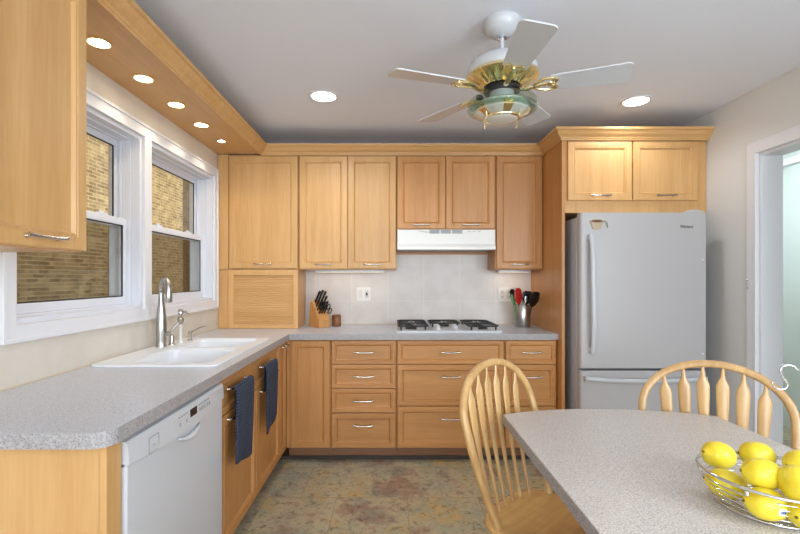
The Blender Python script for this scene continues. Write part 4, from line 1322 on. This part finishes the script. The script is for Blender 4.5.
# ------------------------------------------------------------------ chairs
def chair(label, x, y, th):
    t = thing('windsor_chair', label, 'chair', (x, y, 0), th, None)
    return t
SZ, TT, HW, Z1, HB, AL = 0.408, 0.969, 0.247, 0.770, 0.193, 0.293
def hoop_pt(ph):
    pass
def build_chair():
    t = thing('windsor_chair', '', 'chair')
    # seat, +y is the back
    out = []
    n = 48
    for i in range(n):
        a = 2 * pi * i / n
        ca, sa = cos(a), sin(a)
        k = 0.72
        X = 0.225 * (abs(ca) ** k) * (1 if ca >= 0 else -1)
        Y = -0.095 + 0.208 * (abs(sa) ** k) * (1 if sa >= 0 else -1)
        out.append((X * (1.0 if Y > -0.1 else 0.97), Y))
    rings = []
    def ringz(s, z): return [(x * s, -0.095 + (y2 + 0.095) * s, z) for x, y2 in out]
    rings = [ringz(0.90, SZ - 0.038), ringz(0.97, SZ - 0.030), ringz(1.0, SZ - 0.018), ringz(1.0, SZ - 0.010), ringz(0.985, SZ - 0.002), ringz(0.93, SZ), ringz(0.8, SZ - 0.004), ringz(0.6, SZ - 0.010), ringz(0.3, SZ - 0.013), ringz(0.02, SZ - 0.013)]
    seat = MB().loops(rings).build('seat', CH_S, t, smooth=True)
    # hoop
    path = []
    K = 14
    for i in range(K):
        z = (SZ - 0.005) + (Z1 - SZ) * i / K
        s = (z - SZ) / (Z1 - SZ)
        path.append((HB + (HW - HB) * sin(pi / 2 * max(0, s)), z))
    M2 = 30
    arcp = [(HW * cos(pi * i / M2), Z1 + (TT - 0.012 - Z1) * sin(pi * i / M2)) for i in range(M2 + 1)]
    pts = path + arcp + [(-a, b) for a, b in path[::-1]]
    P = [(a, (b - SZ) * AL, b) for a, b in pts]
    # rectangular-ish section
    m = MB()
    rings = []
    for i in range(len(P)):
        p = Vector(P[i]); q = Vector(P[min(i + 1, len(P) - 1)]) - Vector(P[max(0, i - 1)])
        tt = q.normalized()
        nb = Vector((0, 1, -0.0)) - tt * tt.y
        nb = Vector((0, cos(math.atan(AL)), -sin(math.atan(AL))))
        nb = (nb - tt * nb.dot(tt)).normalized()
        sd = tt.cross(nb)
        ring = []
        for k in range(12):
            a = 2 * pi * k / 12
            ca, sa = cos(a), sin(a)
            ring.append(tuple(p + nb * (0.0125 * abs(ca) ** 0.6 * (1 if ca > 0 else -1)) + sd * (0.0150 * abs(sa) ** 0.6 * (1 if sa > 0 else -1))))
        rings.append(ring)
    m.loops(rings).build('back_hoop', CH_W, t, smooth='auto', angle=50)
    for k in range(6):
        lb = (-0.1325 + 0.053 * k)
        lt = (-0.168 + 0.0672 * k)
        bz, by = SZ - 0.004, 0.072 - 0.9 * lb * lb
        ztop = Z1 + (TT - 0.022 - Z1) * math.sqrt(1 - (lt / HW) ** 2)
        yt = (ztop - SZ) * AL
        A, B = Vector((lb, by, bz)), Vector((lt, yt, ztop))
        prof = [(0, .0065, .0065), (.06, .007, .007), (.16, .0095, .0085), (.28, .008, .0075), (.45, .013, .0065), (.62, .018, .0055), (.76, .0215, .005), (.845, .0225, .005), (.87, .0215, .005), (.93, .0085, .005), (1, .006, .005)]
        L2 = [(A + (B - A) * s) + Vector((0, 0.012 * sin(pi * s), 0)) for s, _, _ in prof]
        m = MB()
        m.tube([tuple(p) for p in L2], [a for _, a, _ in prof], 12, flat=[b / a for _, a, b in prof], up=(1, 0, 0))
        m.build('spindle', CH_W, t, smooth='auto', angle=50)
    for sx in (-1, 1):
        for (ay, by2) in ((-0.22, -0.285), (0.03, 0.10)):
            A, B = Vector((sx * 0.15, ay, SZ - 0.030)), Vector((sx * 0.215, by2, 0.0))
            prof = [(0, .013), (.1, .015), (.3, .019), (.42, .015), (.45, .018), (.48, .014), (.7, .018), (.9, .012), (1, .011)]
            MB().tube([tuple(A + (B - A) * s) for s, _ in prof], [r for _, r in prof], 14).build('leg', CH_W, t, smooth='auto')
    for sx in (-1, 1):
        MB().tube([(sx * 0.187, -0.258, 0.17), (sx * 0.187, -0.10, 0.17), (sx * 0.187, 0.068, 0.17)], [0.009, 0.013, 0.009], 12).build('stretcher', CH_W, t, smooth='auto')
    MB().tube([(-0.187, -0.10, 0.17), (0, -0.10, 0.17), (0.187, -0.10, 0.17)], [0.009, 0.013, 0.009], 12).build('stretcher', CH_W, t, smooth='auto')
    return t
c1 = build_chair()
c2 = copy_tree(c1)
c1.location = (0.519, 1.750, 0); c1.rotation_euler = (0, 0, 0.777)
c1['label'] = 'light wood arrow-back chair turned sideways in front of the drawers'
c2.location = (1.217, 1.692, 0); c2.rotation_euler = (0, 0, -0.56)
c2['label'] = 'light wood arrow-back chair at the far table corner in front of the refrigerator'

# ------------------------------------------------------------------ bowl of lemons
BX, BY = 0.895, 1.072
def bowl():
    t = thing('wire_fruit_bowl', 'round chrome wire fruit bowl with banana hook standing on the table', 'fruit bowl', (BX, BY, TZ))
    n = 48
    def ring(r, z, rad, name, wob=0.0):
        MB().tube([(r * cos(2 * pi * i / n), r * sin(2 * pi * i / n), z + wob * cos(2 * 2 * pi * i / n)) for i in range(n)], rad, 8, closed=True).build(name, CHROME, t, smooth=True)
    ring(0.105, 0.0045, 0.0042, 'base_ring')
    ring(0.140, 0.078, 0.0038, 'rim_wire', 0.003)
    for r, z in ((0.113, 0.020), (0.121, 0.034), (0.128, 0.048), (0.134, 0.062)):
        ring(r, z, 0.0018, 'side_wire')
    for r in (0.03, 0.055, 0.08):
        ring(r, 0.009, 0.0016, 'bottom_wire')
    for k in range(6):
        a = radians(30 + 60 * k + 185)
        MB().tube([(0.02 * cos(a), 0.02 * sin(a), 0.008), (0.09 * cos(a), 0.09 * sin(a), 0.008), (0.108 * cos(a), 0.108 * sin(a), 0.014), (0.130 * cos(a), 0.130 * sin(a), 0.05), (0.139 * cos(a), 0.139 * sin(a), 0.074)], 0.0024, 8, flat=1.5).build('upright_strap', CHROME, t, smooth=True)
    # hook post on the far right side
    P = [(0.142, 0.0, 0.03), (0.150, 0.0, 0.12), (0.165, 0.0, 0.24), (0.155, 0.0, 0.315), (0.135, 0.0, 0.335)]
    P2 = []
    # s-shaped end, measured against the chair hoop
    for px, py in ((800, 370), (794, 366.5), (788, 365.2), (782, 367), (780.5, 372), (783.5, 378), (787.5, 383.5), (786, 388), (781, 389.5), (775, 387.5), (771.5, 382.5)):
        d = 1.062 + 0.0
        P2.append(((px - 392) / 450 * d - BX, d - BY, H - (py - 278) / 450 * d - TZ))
    full = P[:4] + [(0.13, -0.003, 0.332)] + P2
    # resample softly
    V = [Vector(p) for p in full]
    S = []
    for i in range(len(V) - 1):
        p0, p1, p2, p3 = V[max(i - 1, 0)], V[i], V[i + 1], V[min(i + 2, len(V) - 1)]
        for k in range(5):
            s = k / 5
            S.append(0.5 * ((2 * p1) + (p2 - p0) * s + (2 * p0 - 5 * p1 + 4 * p2 - p3) * s * s + (-p0 + 3 * p1 - 3 * p2 + p3) * s ** 3))
    S.append(V[-1])
    MB().tube([tuple(p) for p in S], 0.0022, 8).build('banana_hook', CHROME, t, smooth=True)
bowl()

def lemon(label, x, y, z, yaw, pitch, L=0.046, R=0.0335, sticker=False):
    t = thing('lemon', label, 'lemon', (x, y, z), 0, 'lemons in the wire bowl')
    prof = []
    K = 20
    for i in range(K + 1):
        s = -1 + 2 * i / K
        r = R * math.sqrt(max(0, 1 - abs(s) ** 2.3))
        zz = s * L * 0.90
        prof.append((r, zz))
    prof = [(0.0005, -L * 0.985), (0.006, -L * 0.965), (0.010, -L * 0.90)] + [p for p in prof[2:-2]] + [(0.011, L * 0.90), (0.008, L * 0.97), (0.0045, L), (0.0003, L * 1.005)]
    rot = Matrix.Rotation(yaw, 3, 'Z') @ Matrix.Rotation(pitch, 3, 'Y')
    e = rot.to_euler()
    p = MB().lathe(prof, 28, axis='x').build('peel', LEMON, t, smooth=True)
    p.rotation_euler = e
    MB().lathe([(0.0001, -L * 0.99 - 0.0018), (0.003, -L * 0.99 - 0.001), (0.0035, -L * 0.98), (0.0001, -L * 0.975)], 10, axis='x').build('stem_end', LEMON_TIP, p, smooth=True)
    if sticker:
        m = MB()
        rr = []
        # small curved label on the side facing the room
        for rs in (1.002, 1.012):
            pass
        vs, fs = [], []
        nx, na = 6, 6
        for i in range(nx + 1):
            for j in range(na + 1):
                xx = 0.004 + 0.017 * i / nx
                a = radians(168 + 26 * j / na)
                r = R * math.sqrt(1 - abs(xx / (0.9 * L)) ** 2.3) + 0.0006
                vs.append((xx, r * cos(a), r * sin(a)) if False else (xx, r * cos(a), r * sin(a)))
        for i in range(nx):
            for j in range(na):
                q = i * (na + 1) + j
                fs.append((q, q + 1, q + na + 2, q + na + 1))
        m._add(vs, fs)
        so = m.build('fruit_sticker', STICK, p, smooth=True)
        m = MB()
        for k in range(3):
            xx = 0.008 + k * 0.0042
            a0 = radians(176); a1 = radians(186)
            r = R * math.sqrt(1 - abs(xx / (0.9 * L)) ** 2.3) + 0.0011
            m._add([(xx, r * cos(a0), r * sin(a0)), (xx + 0.0025, r * cos(a0), r * sin(a0)), (xx + 0.0025, r * cos(a1), r * sin(a1)), (xx, r * cos(a1), r * sin(a1))], [(0, 1, 2, 3)])
        m.build('sticker_print', BLUEP, so)
    return t
def at(px, py, z):
    d = (H - z) * 450 / (py - 278)
    return ((px - 392) / 450 * d, d)
LM = [
    ('lemon highest at the back left rim of the wire bowl', 718.5, 455, TZ + 0.090, 0.15, 0.25, False),
    ('lemon at the back of the bowl beside the highest one', 757, 455, TZ + 0.080, -0.1, 0.1, False),
    ('lemon lying on top in the middle of the bowl', 762.5, 474, TZ + 0.098, -0.15, 0.12, False),
    ('low lemon by the near left wires of the bowl', 726.5, 484, TZ + 0.047, -0.5, 0.15, False),
    ('lemon with a small white and blue sticker at the front of the bowl', 766, 504, TZ + 0.047, -0.12, 0.12, True),
    ('lemon at the right back of the pile, partly cut by the photo edge', 802, 464, TZ + 0.085, 0.2, 0.0, False),
    ('lemon at the right front of the pile with its dark stem end showing', 797, 484, TZ + 0.098, 1.2, -0.5, False),
    ('low lemon at the right behind the front wires', 806, 512, TZ + 0.045, 0.5, 0.0, False),
]
for lab, px, py, z, yw, pt, st in LM:
    x, y = at(px, py, z)
    lemon(lab, x, y, z, yw, pt, sticker=st)
